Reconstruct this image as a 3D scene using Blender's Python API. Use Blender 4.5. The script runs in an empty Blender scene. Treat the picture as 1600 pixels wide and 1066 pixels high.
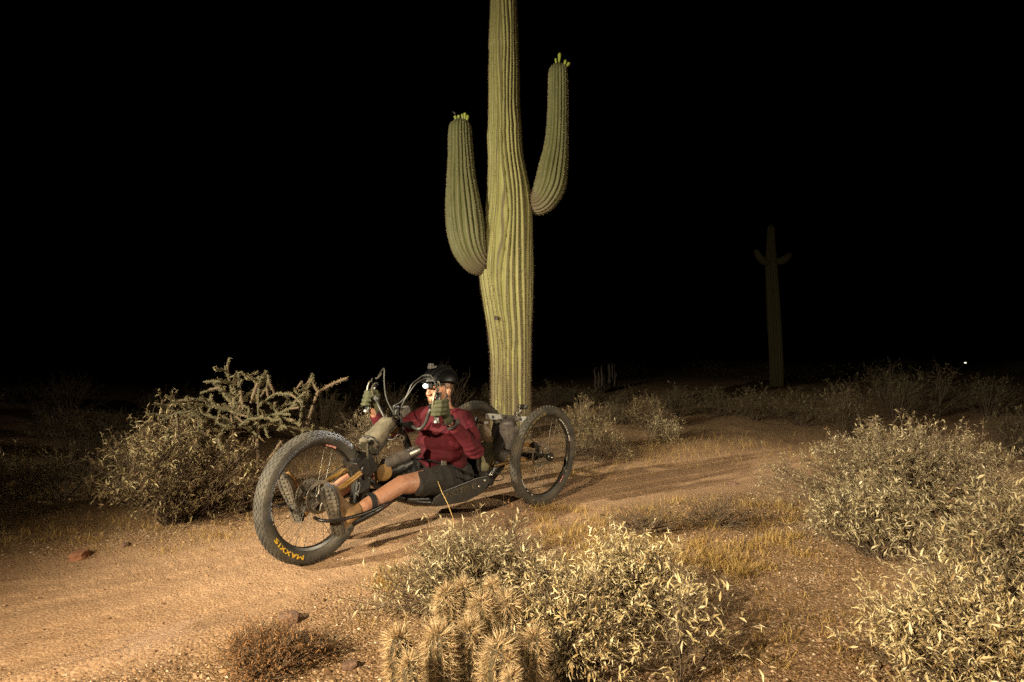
import bpy, math, random
import numpy as np
from mathutils import Vector, Matrix, noise

R = math.radians
SC = bpy.context.scene
COL = SC.collection

# ------------------------------------------------------------------ camera, world, lamps, exposure
CAM_H, HORIZON, FPX = 1.12, 556.0, 889.0
PITCH = math.atan((HORIZON - 533.0) / FPX)
cam_data = bpy.data.cameras.new("camera")
cam_data.sensor_width = 36.0
cam_data.lens = 36.0 * FPX / 1600.0
cam_data.clip_start = 0.05
cam_data.clip_end = 2000.0
camera = bpy.data.objects.new("camera", cam_data)
COL.objects.link(camera)
camera.location = (0, 0, CAM_H)
camera.rotation_euler = (R(90) + PITCH, 0, 0)
SC.camera = camera

world = bpy.data.worlds.new("World")
SC.world = world
world.use_nodes = True
wn = world.node_tree.nodes
wl = world.node_tree.links
bg = wn["Background"]
sky = wn.new("ShaderNodeTexSky")
sky.sky_type = 'NISHITA'
sky.sun_disc = False
sky.sun_elevation = R(-8)
sky.sun_rotation = R(250)
wl.new(sky.outputs[0], bg.inputs[0])
bg.inputs[1].default_value = 0.004


def lamp(name, loc, aim, watts, color, size_deg, blend, radius):
    d = bpy.data.lights.new(name, 'SPOT')
    d.energy = watts
    d.color = color
    d.spot_size = R(size_deg)
    d.spot_blend = blend
    d.shadow_soft_size = radius
    o = bpy.data.objects.new(name, d)
    COL.objects.link(o)
    o.location = loc
    o.rotation_euler = (Vector(aim) - Vector(loc)).to_track_quat('-Z', 'Y').to_euler()
    return o


WARM = (1.0, 0.80, 0.52)
lamp("key_lamp", (-4.9, 0.5, 2.5), (0.55, 5.0, 2.35), 4300, (1.0, 0.88, 0.62), 72, 0.75, 0.05)
lamp("front_lamp", (-2.5, -1.2, 2.4), (0.85, 2.5, 0.2), 2350, (1.0, 0.8, 0.5), 94, 0.8, 0.05)
lamp("camera_fill", (0.1, -0.6, 2.0), (-0.2, 4.0, 0.5), 130, (1.0, 0.82, 0.55), 115, 0.6, 0.2)  # added fill above the camera, only lifts the shadows
lamp("side_lamp", (6.6, 3.7, 2.1), (1.0, 4.6, 0.1), 1300, (1.0, 0.84, 0.58), 80, 0.8, 0.06)

vs = SC.view_settings
vs.view_transform = 'Standard'
vs.look = 'None'
vs.exposure = 0.0
vs.gamma = 1.0
vs.use_curve_mapping = False
SC.cycles.use_denoising = False
SC.cycles.max_bounces = 4
SC.cycles.sample_clamp_direct = 6.0
SC.cycles.sample_clamp_indirect = 1.0
SC.cycles.caustics_reflective = False
SC.cycles.caustics_refractive = False

# ------------------------------------------------------------------ helpers
cP, sP = math.cos(PITCH), math.sin(PITCH)


def ray(px, py):
    x = (px - 800.0) / FPX
    u = (533.0 - py) / FPX
    return Vector((x, cP - u * sP, sP + u * cP))


def at(px, py, Y):
    """the point seen at that place of the photograph on the plane Y metres ahead"""
    r = ray(px, py)
    t = Y / r.y
    return Vector((r.x * t, Y, CAM_H + r.z * t))


def on_ground(px, py):
    r = ray(px, py)
    t = -CAM_H / r.z
    return Vector((r.x * t, r.y * t, 0))


def tag(o, label=None, cat=None, group=None, kind=None):
    if label: o["label"] = label
    if cat: o["category"] = cat
    if group: o["group"] = group
    if kind: o["kind"] = kind
    return o


def empty(name, loc=(0, 0, 0), rz=0.0, parent=None):
    o = bpy.data.objects.new(name, None)
    COL.objects.link(o)
    o.location = loc
    o.rotation_euler = (0, 0, rz)
    if parent: o.parent = parent
    o.empty_display_size = 0.05
    return o


def link(name, me, mat, parent=None, loc=None, smooth=None):
    o = bpy.data.objects.new(name, me)
    COL.objects.link(o)
    if mat is not None and len(me.materials) == 0:
        me.materials.append(mat)
    if parent: o.parent = parent
    if loc is not None: o.location = loc
    if smooth is not None:
        me.polygons.foreach_set("use_smooth", [smooth] * len(me.polygons))
    return o


def arr_mesh(name, V, F, attrs=None, smooth=False):
    """mesh from numpy arrays; F is (n,k)"""
    V = np.asarray(V, dtype=np.float32)
    F = np.asarray(F, dtype=np.int32)
    me = bpy.data.meshes.new(name)
    n, k = F.shape
    me.vertices.add(len(V))
    me.vertices.foreach_set("co", V.ravel())
    me.loops.add(n * k)
    me.loops.foreach_set("vertex_index", F.ravel())
    me.polygons.add(n)
    me.polygons.foreach_set("loop_start", np.arange(0, n * k, k, dtype=np.int32))
    me.polygons.foreach_set("loop_total", np.full(n, k, dtype=np.int32))
    me.polygons.foreach_set("use_smooth", np.full(n, smooth))
    for an, av in (attrs or {}).items():
        a = me.attributes.new(an, 'FLOAT', 'POINT')
        a.data.foreach_set("value", np.asarray(av, dtype=np.float32))
    me.update()
    me.validate()
    return me


def frame_of(d):
    d = Vector(d).normalized()
    a = Vector((0, 0, 1)) if abs(d.z) < 0.9 else Vector((1, 0, 0))
    s = d.cross(a).normalized()
    return s, s.cross(d).normalized(), d


class MB:
    """collects shapes for one mesh"""
    def __init__(s):
        s.V, s.F = [], []

    def add(s, V, F):
        b = len(s.V)
        s.V += [tuple(v) for v in V]
        s.F += [tuple(i + b for i in f) for f in F]
        return s

    def box(s, c, size, rot=None):
        c = Vector(c)
        hx, hy, hz = size[0] / 2, size[1] / 2, size[2] / 2
        P = [Vector((x, y, z)) for z in (-hz, hz) for y in (-hy, hy) for x in (-hx, hx)]
        if rot is not None: P = [rot @ p for p in P]
        return s.add([c + p for p in P], [(0, 2, 3, 1), (4, 5, 7, 6), (0, 1, 5, 4), (2, 6, 7, 3), (0, 4, 6, 2), (1, 3, 7, 5)])

    def tube(s, pts, rad, n=8, closed=False, flat=1.0):
        pts = [Vector(p) for p in pts]
        m = len(pts)
        if not hasattr(rad, '__len__'): rad = [rad] * m
        V, F = [], []
        prev = None
        for i, p in enumerate(pts):
            if closed: d = pts[(i + 1) % m] - pts[i - 1]
            else: d = pts[min(i + 1, m - 1)] - pts[max(i - 1, 0)]
            if d.length < 1e-9: d = Vector((0, 0, 1))
            d.normalize()
            if prev is None: a, b, _ = frame_of(d)
            else:
                a = prev - d * prev.dot(d)
                a = a.normalized() if a.length > 1e-6 else frame_of(d)[0]
                b = d.cross(a)
            prev = a
            for j in range(n):
                t = 2 * math.pi * j / n
                V.append(p + (a * math.cos(t) + b * math.sin(t) * flat) * rad[i])
        for i in range(m if closed else m - 1):
            for j in range(n):
                k = (i + 1) % m
                F.append((i * n + j, i * n + (j + 1) % n, k * n + (j + 1) % n, k * n + j))
        if not closed:
            F.append(tuple(range(n - 1, -1, -1)))
            F.append(tuple((m - 1) * n + j for j in range(n)))
        return s.add(V, F)

    def lathe(s, prof, c, axis, n=24, closed=False):
        """prof: (radius, along) pairs"""
        a, b, d = frame_of(axis)
        c = Vector(c)
        V, F = [], []
        for r, h in prof:
            for j in range(n):
                t = 2 * math.pi * j / n
                V.append(c + d * h + (a * math.cos(t) + b * math.sin(t)) * r)
        m = len(prof)
        for i in range(m if closed else m - 1):
            k = (i + 1) % m
            for j in range(n):
                F.append((i * n + j, i * n + (j + 1) % n, k * n + (j + 1) % n, k * n + j))
        if not closed:
            F.append(tuple(range(n - 1, -1, -1)))
            F.append(tuple((m - 1) * n + j for j in range(n)))
        return s.add(V, F)

    def ell(s, c, r, rot=None, nu=14, nv=9):
        c = Vector(c)
        if not hasattr(r, '__len__'): r = (r, r, r)
        V = [Vector((0, 0, -r[2]))]
        for i in range(1, nv):
            t = math.pi * i / nv
            for j in range(nu):
                u = 2 * math.pi * j / nu
                V.append(Vector((r[0] * math.sin(t) * math.cos(u), r[1] * math.sin(t) * math.sin(u), -r[2] * math.cos(t))))
        V.append(Vector((0, 0, r[2])))
        F = []
        for j in range(nu):
            F.append((0, 1 + (j + 1) % nu, 1 + j))
            e = 1 + (nv - 2) * nu
            F.append((e + j, e + (j + 1) % nu, len(V) - 1))
        for i in range(nv - 2):
            for j in range(nu):
                q = 1 + i * nu
                F.append((q + j, q + (j + 1) % nu, q + nu + (j + 1) % nu, q + nu + j))
        if rot is not None: V = [rot @ v for v in V]
        return s.add([c + v for v in V], F)

    def chain(s, pts, rad, n=10):
        """closed tapered capsules along a chain, for remeshing into one skin"""
        pts = [Vector(p) for p in pts]
        for i in range(len(pts) - 1):
            a, b, ra, rb = pts[i], pts[i + 1], rad[i], rad[i + 1]
            L = (b - a).length
            k = max(2, int(L / (0.35 * min(ra, rb))) + 1)
            for q in range(k):
                t = q / (k - 1)
                s.ell(a.lerp(b, t), ra + (rb - ra) * t, nu=n, nv=7)
        return s

    def mesh(s, name):
        me = bpy.data.meshes.new(name)
        me.from_pydata(s.V, [], s.F)
        me.update()
        return me

    def build(s, name, mat, parent=None, smooth=True, bevel=0.0, loc=None):
        o = link(name, s.mesh(name), mat, parent, loc)
        if smooth:
            o.data.polygons.foreach_set("use_smooth", [True] * len(o.data.polygons))
            try: o.data.set_sharp_from_angle(angle=R(38))
            except Exception: pass
        if bevel:
            b = o.modifiers.new("bevel", 'BEVEL')
            b.width = bevel
            b.segments = 2
            b.limit_method = 'ANGLE'
            b.angle_limit = R(35)
        return o


def spline(pts, n):
    """Catmull-Rom through points of any dimension"""
    P = np.array(pts, dtype=float)
    P = np.vstack([2 * P[0] - P[1], P, 2 * P[-1] - P[-2]])
    m = len(P) - 3
    out = []
    for q in np.linspace(0, m, n):
        i = min(int(q), m - 1)
        t = q - i
        p0, p1, p2, p3 = P[i], P[i + 1], P[i + 2], P[i + 3]
        out.append(0.5 * ((2 * p1) + (p2 - p0) * t + (2 * p0 - 5 * p1 + 4 * p2 - p3) * t * t + (3 * p1 - p0 - 3 * p2 + p3) * t ** 3))
    return np.array(out)


def remeshed(name, mb, voxel, smooth_it, mat, parent=None, loc=None, wrinkle=None, factor=0.5):
    """one continuous skin over everything collected in mb"""
    tmp = bpy.data.objects.new("tmp", mb.mesh("tmp"))
    COL.objects.link(tmp)
    r = tmp.modifiers.new("r", 'REMESH')
    r.mode = 'VOXEL'
    r.voxel_size = voxel
    sm = tmp.modifiers.new("s", 'SMOOTH')
    sm.iterations = smooth_it
    sm.factor = factor
    dg = bpy.context.evaluated_depsgraph_get()
    dg.update()
    me = bpy.data.meshes.new_from_object(tmp.evaluated_get(dg))
    bpy.data.objects.remove(tmp)
    me.name = name
    if wrinkle:
        n = len(me.vertices)
        co = np.empty(n * 3, dtype=np.float32)
        me.vertices.foreach_get("co", co)
        no = np.empty(n * 3, dtype=np.float32)
        me.vertex_normals.foreach_get("vector", no)
        co = co.reshape(-1, 3)
        no = no.reshape(-1, 3)
        d = np.array([wrinkle(Vector(c)) for c in co], dtype=np.float32)
        co = co + no * d[:, None]
        me.vertices.foreach_set("co", co.ravel())
        me.update()
    me.materials.clear()
    return link(name, me, mat, parent, loc, smooth=True)


def text_mesh(body, size=1.0, outline=0.0, bold=0.0):
    cu = bpy.data.curves.new("lettering", 'FONT')
    cu.body = body
    cu.size = size
    cu.align_x = 'LEFT'
    cu.resolution_u = 3
    cu.offset = bold
    if outline:
        cu.fill_mode = 'NONE'
        cu.bevel_depth = outline
        cu.bevel_resolution = 0
    o = bpy.data.objects.new("lettering", cu)
    COL.objects.link(o)
    dg = bpy.context.evaluated_depsgraph_get()
    dg.update()
    me = bpy.data.meshes.new_from_object(o.evaluated_get(dg))
    bpy.data.objects.remove(o)
    return me


# ------------------------------------------------------------------ materials
def nt(name):
    m = bpy.data.materials.new(name)
    m.use_nodes = True
    t = m.node_tree
    b = t.nodes["Principled BSDF"]
    return m, t, t.nodes, t.links, b


def mat(name, c1, c2=None, scale=20.0, rough=0.7, metal=0.0, bump=0.0, bscale=None, spec=0.5, detail=5.0, dust=None, dust_amt=0.5):
    m, t, N, L, b = nt(name)
    b.inputs["Roughness"].default_value = rough
    b.inputs["Metallic"].default_value = metal
    b.inputs["Specular IOR Level"].default_value = spec
    tc = N.new("ShaderNodeTexCoord")
    if c2 is None: c2 = tuple(x * 0.75 for x in c1)
    nz = N.new("ShaderNodeTexNoise")
    nz.inputs["Scale"].default_value = scale
    nz.inputs["Detail"].default_value = detail
    L.new(tc.outputs["Object"], nz.inputs["Vector"])
    rp = N.new("ShaderNodeValToRGB")
    rp.color_ramp.elements[0].position = 0.32
    rp.color_ramp.elements[1].position = 0.68
    rp.color_ramp.elements[0].color = (*c2, 1)
    rp.color_ramp.elements[1].color = (*c1, 1)
    L.new(nz.outputs["Fac"], rp.inputs["Fac"])
    out = rp.outputs["Color"]
    if dust:
        n2 = N.new("ShaderNodeTexNoise")
        n2.inputs["Scale"].default_value = scale * 0.45
        n2.inputs["Detail"].default_value = 7
        n2.inputs["Roughness"].default_value = 0.7
        L.new(tc.outputs["Object"], n2.inputs["Vector"])
        r2 = N.new("ShaderNodeMapRange")
        r2.inputs["From Min"].default_value = 0.42
        r2.inputs["From Max"].default_value = 0.66
        r2.inputs["To Max"].default_value = dust_amt
        L.new(n2.outputs["Fac"], r2.inputs["Value"])
        mx = N.new("ShaderNodeMix")
        mx.data_type = 'RGBA'
        L.new(r2.outputs["Result"], mx.inputs["Factor"])
        L.new(out, mx.inputs["A"])
        mx.inputs["B"].default_value = (*dust, 1)
        out = mx.outputs["Result"]
    L.new(out, b.inputs["Base Color"])
    if bump:
        n3 = N.new("ShaderNodeTexNoise")
        n3.inputs["Scale"].default_value = bscale or scale * 3
        n3.inputs["Detail"].default_value = 6
        L.new(tc.outputs["Object"], n3.inputs["Vector"])
        bp = N.new("ShaderNodeBump")
        bp.inputs["Strength"].default_value = bump
        bp.inputs["Distance"].default_value = 0.01
        L.new(n3.outputs["Fac"], bp.inputs["Height"])
        L.new(bp.outputs["Normal"], b.inputs["Normal"])
    return m


def leaf_mat(name, ramp, trans=0.07, rough=0.65):
    """colour by the per-leaf value 'rnd'"""
    m, t, N, L, b = nt(name)
    a = N.new("ShaderNodeAttribute")
    a.attribute_name = "rnd"
    rp = N.new("ShaderNodeValToRGB")
    e = rp.color_ramp.elements
    e[0].position, e[0].color = ramp[0][0], (*ramp[0][1], 1)
    e[1].position, e[1].color = ramp[-1][0], (*ramp[-1][1], 1)
    for p, c in ramp[1:-1]:
        x = e.new(p)
        x.color = (*c, 1)
    L.new(a.outputs["Fac"], rp.inputs["Fac"])
    L.new(rp.outputs["Color"], b.inputs["Base Color"])
    b.inputs["Roughness"].default_value = rough
    b.inputs["Specular IOR Level"].default_value = 0.25
    tr = N.new("ShaderNodeBsdfTranslucent")
    L.new(rp.outputs["Color"], tr.inputs["Color"])
    mx = N.new("ShaderNodeMixShader")
    mx.inputs[0].default_value = trans
    L.new(b.outputs[0], mx.inputs[1])
    L.new(tr.outputs[0], mx.inputs[2])
    L.new(mx.outputs[0], N["Material Output"].inputs[0])
    return m


def emit(name, color, strength):
    m, t, N, L, b = nt(name)
    b.inputs["Base Color"].default_value = (*color, 1)
    b.inputs["Emission Color"].default_value = (*color, 1)
    b.inputs["Emission Strength"].default_value = strength
    return m


DUST = (0.33, 0.25, 0.16)
M = {}
M['black'] = mat('black_metal', (0.012, 0.012, 0.013), (0.007, 0.007, 0.008), 30, 0.36, 0.3, dust=DUST, dust_amt=0.05)
M['blackplastic'] = mat('black_plastic', (0.012, 0.012, 0.013), (0.007, 0.007, 0.007), 40, 0.45, dust=DUST, dust_amt=0.05)
M['strapm'] = mat('black_webbing', (0.012, 0.012, 0.014), None, 60, 0.85, bump=0.3, bscale=300)
M['gold'] = mat('gold_anodised', (0.24, 0.125, 0.022), (0.14, 0.07, 0.014), 14, 0.42, 0.35, dust=DUST, dust_amt=0.35)
M['silver'] = mat('worn_silver', (0.55, 0.54, 0.52), (0.36, 0.35, 0.33), 30, 0.3, 0.9, dust=DUST, dust_amt=0.25)
M['rotor'] = mat('rotor_steel', (0.3, 0.28, 0.25), (0.16, 0.14, 0.12), 25, 0.4, 0.8, dust=DUST, dust_amt=0.5)
M['hose'] = mat('grey_hose', (0.04, 0.04, 0.037), (0.022, 0.022, 0.02), 30, 0.45)
M['tyre'] = mat('tyre_rubber', (0.045, 0.041, 0.036), (0.025, 0.023, 0.021), 16, 0.85, bump=0.4, bscale=120, dust=(0.1, 0.087, 0.068), dust_amt=0.6)
M['tyre_r'] = mat('rear_tyre_rubber', (0.034, 0.031, 0.026), (0.02, 0.018, 0.016), 14, 0.85, bump=0.4, bscale=120, dust=(0.12, 0.095, 0.065), dust_amt=0.45)
M['rim'] = mat('black_rim', (0.014, 0.014, 0.015), (0.009, 0.009, 0.009), 30, 0.3, 0.1, dust=DUST, dust_amt=0.06)
M['spoke'] = mat('dark_spoke', (0.2, 0.19, 0.16), (0.1, 0.095, 0.08), 30, 0.35, 0.6)
M['yellow'] = mat('yellow_print', (0.72, 0.46, 0.02), (0.6, 0.36, 0.015), 60, 0.6)
M['yellow_worn'] = mat('worn_yellow_print', (0.3, 0.22, 0.05), (0.13, 0.1, 0.05), 60, 0.8)
M['white'] = mat('white_print', (0.72, 0.7, 0.66), (0.5, 0.48, 0.44), 90, 0.6)
M['red'] = mat('red_print', (0.45, 0.07, 0.06), (0.36, 0.05, 0.045), 90, 0.6)
M['pink'] = mat('pink_print', (0.75, 0.5, 0.45), (0.62, 0.32, 0.28), 90, 0.6)
M['goldprint'] = mat('gold_print', (0.16, 0.12, 0.06), (0.03, 0.024, 0.015), 60, 0.6)
M['tan'] = mat('dusty_canvas', (0.115, 0.098, 0.068), (0.055, 0.048, 0.034), 22, 0.95, bump=0.6, bscale=260, dust=(0.17, 0.145, 0.105), dust_amt=0.5)
M['greybag'] = mat('grey_nylon', (0.075, 0.066, 0.066), (0.045, 0.04, 0.04), 18, 0.75, bump=0.35, bscale=30, dust=DUST, dust_amt=0.2)
M['olivebag'] = mat('olive_nylon', (0.12, 0.11, 0.065), (0.05, 0.047, 0.03), 12, 0.8, bump=0.6, bscale=16)
M['beigebag'] = mat('beige_nylon', (0.27, 0.21, 0.15), (0.2, 0.155, 0.11), 14, 0.9, bump=0.4, bscale=25)
M['shirt'] = mat('maroon_knit', (0.068, 0.0038, 0.0095), (0.045, 0.0026, 0.0065), 9, 0.8, bump=0.25, bscale=420, spec=0.25)
M['shorts'] = mat('charcoal_shorts', (0.014, 0.012, 0.0115), (0.008, 0.007, 0.007), 14, 0.85, bump=0.3, bscale=300, dust=(0.05, 0.04, 0.033), dust_amt=0.35)
M['skin'] = mat('skin', (0.42, 0.235, 0.16), (0.33, 0.165, 0.105), 30, 0.5, bump=0.12, bscale=140, dust=(0.36, 0.13, 0.075), dust_amt=0.5)
M['glove'] = mat('olive_glove', (0.055, 0.058, 0.027), (0.033, 0.035, 0.017), 30, 0.8, bump=0.3, bscale=250)
M['leather'] = mat('brown_leather', (0.24, 0.13, 0.05), (0.15, 0.08, 0.03), 16, 0.65, bump=0.3, bscale=90, dust=(0.34, 0.24, 0.13), dust_amt=0.5)
M['sole'] = mat('boot_sole', (0.035, 0.031, 0.027), (0.02, 0.018, 0.016), 20, 0.8, bump=0.4, bscale=80, dust=(0.14, 0.11, 0.075), dust_amt=0.6)
M['helmet'] = mat('helmet_shell', (0.004, 0.004, 0.0045), None, 30, 0.4, spec=0.15)
M['hair'] = mat('brown_stubble', (0.16, 0.08, 0.035), (0.09, 0.045, 0.02), 80, 0.8, bump=0.5, bscale=300)
M['eye'] = mat('eye_dark', (0.05, 0.035, 0.03), None, 30, 0.2)
M['lens'] = emit('headlamp_lens', (1.0, 0.97, 0.92), 30.0)
M['farlamp'] = emit('distant_lamp', (1.0, 0.9, 0.7), 2.0)

# ------------------------------------------------------------------ terrain
def hash2(ix, iy, s):
    h = (ix.astype(np.int64) * 374761393 + iy.astype(np.int64) * 668265263 + s * 144665) & 0x7fffffff
    h = ((h ^ (h >> 13)) * 1274126177) & 0x7fffffff
    return ((h ^ (h >> 16)) & 0xffff) / 65535.0


def vnoise(x, y, s=0):
    x = np.asarray(x, dtype=float); y = np.asarray(y, dtype=float)
    ix, iy = np.floor(x), np.floor(y)
    fx, fy = x - ix, y - iy
    fx = fx * fx * (3 - 2 * fx); fy = fy * fy * (3 - 2 * fy)
    a = hash2(ix, iy, s); b = hash2(ix + 1, iy, s); c = hash2(ix, iy + 1, s); d = hash2(ix + 1, iy + 1, s)
    return (a * (1 - fx) + b * fx) * (1 - fy) + (c * (1 - fx) + d * fx) * fy


def sstep(a, b, x):
    t = np.clip((x - a) / (b - a), 0, 1)
    return t * t * (3 - 2 * t)


TRAIL = spline([(-7.5, 0.2), (-4.2, 1.35), (-2.25, 2.35), (-1.45, 2.95), (-0.85, 3.5), (-0.25, 4.2), (0.55, 4.85), (1.9, 5.75), (3.7, 6.75),
                (6.2, 8.0), (10, 9.4), (16, 11)], 90)
TRAIL_HALF = 0.78


def trail_dist(x, y):
    x = np.asarray(x, dtype=float).ravel(); y = np.asarray(y, dtype=float).ravel()
    best = np.full(x.shape, 1e9); sgn = np.zeros(x.shape)
    for i in range(len(TRAIL) - 1):
        ax, ay = TRAIL[i]; bx, by = TRAIL[i + 1]
        dx, dy = bx - ax, by - ay
        t = np.clip(((x - ax) * dx + (y - ay) * dy) / (dx * dx + dy * dy), 0, 1)
        ex, ey = x - ax - t * dx, y - ay - t * dy
        d = np.hypot(ex, ey)
        m = d < best
        best[m] = d[m]
        sgn[m] = np.sign(dx * ey - dy * ex)[m]
    return best, sgn


def terrain(x, y):
    x = np.asarray(x, dtype=float); y = np.asarray(y, dtype=float)
    shp = x.shape
    d, sg = trail_dist(x, y)
    d = d.reshape(shp); sg = sg.reshape(shp)
    d2 = d + (vnoise(x * 2.3, y * 2.3, 5) - 0.5) * 0.28
    off = sstep(TRAIL_HALF - 0.18, TRAIL_HALF + 0.3, d2)
    far = np.hypot(x, y)
    z = off * (0.035 + (vnoise(x * 0.8, y * 0.8, 1) - 0.5) * 0.07 + (vnoise(x * 2.6, y * 2.6, 2) - 0.5) * 0.035 + (vnoise(x * 9, y * 9, 3) - 0.5) * 0.014)
    z = z + off * sstep(8, 40, far) * (vnoise(x * 0.06, y * 0.06, 9) - 0.75) * 0.5
    z = z + (1 - off) * ((vnoise(x * 6, y * 6, 4) - 0.5) * 0.008 + (vnoise(x * 22, y * 22, 6) - 0.5) * 0.004)
    # soft shoulder of pushed-up sand along the near side of the trail
    z = z + np.exp(-((d2 - TRAIL_HALF + 0.1) / 0.13) ** 2) * 0.045 * (sg < 0) * sstep(0.6, -1.2, x)
    return z


def tz(x, y):
    return float(terrain(np.array([x]), np.array([y]))[0])


def trail_w(x, y):
    d, _ = trail_dist(x, y)
    d = d.reshape(np.asarray(x).shape) + (vnoise(np.asarray(x) * 2.3, np.asarray(y) * 2.3, 5) - 0.5) * 0.28 + (vnoise(np.asarray(x) * 11, np.asarray(y) * 11, 8) - 0.5) * 0.16
    return 1 - sstep(TRAIL_HALF - 0.22, TRAIL_HALF + 0.25, d)


def ground_material():
    m, t, N, L, b = nt('desert_ground')
    b.inputs["Roughness"].default_value = 0.95
    b.inputs["Specular IOR Level"].default_value = 0.15
    tc = N.new("ShaderNodeTexCoord")
    at_ = N.new("ShaderNodeAttribute"); at_.attribute_name = "trail"

    def noise_(sc, det=6, rough=0.6):
        n = N.new("ShaderNodeTexNoise")
        n.inputs["Scale"].default_value = sc; n.inputs["Detail"].default_value = det; n.inputs["Roughness"].default_value = rough
        L.new(tc.outputs["Object"], n.inputs["Vector"])
        return n.outputs["Fac"]

    def ramp(fac, *st):
        r = N.new("ShaderNodeValToRGB")
        e = r.color_ramp.elements
        e[0].position, e[0].color = st[0][0], (*st[0][1], 1)
        e[1].position, e[1].color = st[-1][0], (*st[-1][1], 1)
        for p, c in st[1:-1]:
            x = e.new(p); x.color = (*c, 1)
        L.new(fac, r.inputs["Fac"])
        return r.outputs["Color"]

    def mix(f, a, c, mode='MIX'):
        x = N.new("ShaderNodeMix"); x.data_type = 'RGBA'; x.blend_type = mode
        if hasattr(f, 'is_linked'): L.new(f, x.inputs["Factor"])
        else: x.inputs["Factor"].default_value = f
        for s, v in (("A", a), ("B", c)):
            if hasattr(v, 'is_linked'): L.new(v, x.inputs[s])
            else: x.inputs[s].default_value = (*v, 1)
        return x.outputs["Result"]

    wild = ramp(noise_(1.7, 8, 0.65), (0.3, (0.14, 0.084, 0.043)), (0.5, (0.24, 0.152, 0.08)), (0.7, (0.33, 0.217, 0.122)))
    v = N.new("ShaderNodeTexVoronoi"); v.inputs["Scale"].default_value = 95
    L.new(tc.outputs["Object"], v.inputs["Vector"])
    sp = N.new("ShaderNodeSeparateColor"); L.new(v.outputs["Color"], sp.inputs[0])
    grit = ramp(sp.outputs[0], (0.0, (0.1, 0.056, 0.03)), (0.5, (0.27, 0.165, 0.09)), (0.86, (0.4, 0.265, 0.165)), (1.0, (0.66, 0.53, 0.4)))
    wild = mix(0.6, wild, grit)
    sand = ramp(noise_(3.0, 8, 0.6), (0.3, (0.29, 0.177, 0.108)), (0.7, (0.39, 0.25, 0.158)))
    v2 = N.new("ShaderNodeTexVoronoi"); v2.inputs["Scale"].default_value = 150
    L.new(tc.outputs["Object"], v2.inputs["Vector"])
    sp2 = N.new("ShaderNodeSeparateColor"); L.new(v2.outputs["Color"], sp2.inputs[0])
    fine = ramp(sp2.outputs[1], (0.0, (0.13, 0.07, 0.038)), (0.5, (0.33, 0.2, 0.112)), (1.0, (0.6, 0.45, 0.31)))
    sand = mix(0.36, sand, fine)
    col = mix(at_.outputs["Fac"], wild, sand)
    L.new(col, b.inputs["Base Color"])
    n1 = noise_(60, 8, 0.7)
    ad = N.new("ShaderNodeMath"); ad.operation = 'ADD'
    L.new(n1, ad.inputs[0])
    inv = N.new("ShaderNodeMath"); inv.operation = 'MULTIPLY'; inv.inputs[1].default_value = -0.7
    L.new(v.outputs["Distance"], inv.inputs[0])
    L.new(inv.outputs[0], ad.inputs[1])
    st = N.new("ShaderNodeMapRange"); st.inputs["To Min"].default_value = 0.9; st.inputs["To Max"].default_value = 0.5
    L.new(at_.outputs["Fac"], st.inputs["Value"])
    bp = N.new("ShaderNodeBump"); bp.inputs["Distance"].default_value = 0.012
    L.new(st.outputs["Result"], bp.inputs["Strength"])
    L.new(ad.outputs[0], bp.inputs["Height"])
    L.new(bp.outputs["Normal"], b.inputs["Normal"])
    return m


M['ground'] = ground_material()

# one sheet, dense close by and reaching the horizon
NR, NA = 330, 520
rad = 0.25 * (900 / 0.25) ** np.linspace(0, 1, NR)
ang = np.linspace(0, 2 * np.pi, NA, endpoint=False)
GX = np.outer(rad, np.cos(ang)); GY = 2.2 + np.outer(rad, np.sin(ang))
GZ = terrain(GX, GY)
GW = trail_w(GX, GY)
GV = np.c_[GX.ravel(), GY.ravel(), GZ.ravel()]
i = np.arange(NR - 1)[:, None] * NA; j = np.arange(NA)[None, :]; j2 = (j + 1) % NA
GF = np.stack([i + j, i + NA + j, i + NA + j2, i + j2], -1).reshape(-1, 4)
GV = np.vstack([GV, [[0, 2.2, tz(0, 2.2)]]])
me = arr_mesh("ground", GV, GF, {"trail": np.append(GW.ravel(), 0)}, True)
ground = link("ground", me, M['ground'])
tag(ground, "gravelly tan desert ground stretching into the dark", "ground", kind="structure")
# close the small hole in the middle of the sheet
cap = MB(); cap.add([tuple(GV[q]) for q in range(NA)] + [tuple(GV[-1])], [(q, (q + 1) % NA, NA) for q in range(NA)])
co = cap.build("ground_patch", M['ground'], ground, True)

# the trail: its own sheet just above the ground, its edges dipping under it
TN, TW = 1500, 84
tp = spline(TRAIL, TN)
tt = np.gradient(tp, axis=0); tt /= np.linalg.norm(tt, axis=1)[:, None]
tn = np.c_[-tt[:, 1], tt[:, 0]]
uu = np.linspace(-1, 1, TW)
TX = tp[:, 0:1] + tn[:, 0:1] * uu * (TRAIL_HALF + 0.05); TY = tp[:, 1:2] + tn[:, 1:2] * uu * (TRAIL_HALF + 0.05)
s_ = np.arange(TN)[:, None]
arc = np.concatenate([[0], np.cumsum(np.linalg.norm(np.diff(tp, axis=0), axis=1))])[:, None]
rut = np.zeros((TN, TW))
for c0, wd, dp, ph in ((0.36, .055, .026, 0), (-0.28, .055, .026, 1.3), (0.08, .045, .018, 2.2), (-0.52, .045, .018, .4)):
    m_ = np.exp(-((uu[None] - c0 - .05 * np.sin(arc * .9 + ph)) / wd) ** 2)
    rut -= m_ * dp * (1 + .35 * np.sin(arc * 2 * np.pi / .075 + ph))
TZ = terrain(TX, TY) + 0.006 + rut * 0.7 - 0.05 * sstep(0.62, 1.0, np.abs(uu))[None, :] * (0.4 + 1.2 * vnoise(TX * 7, TY * 7, 31))
i = np.arange(TN - 1)[:, None] * TW; j = np.arange(TW - 1)[None, :]
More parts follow.
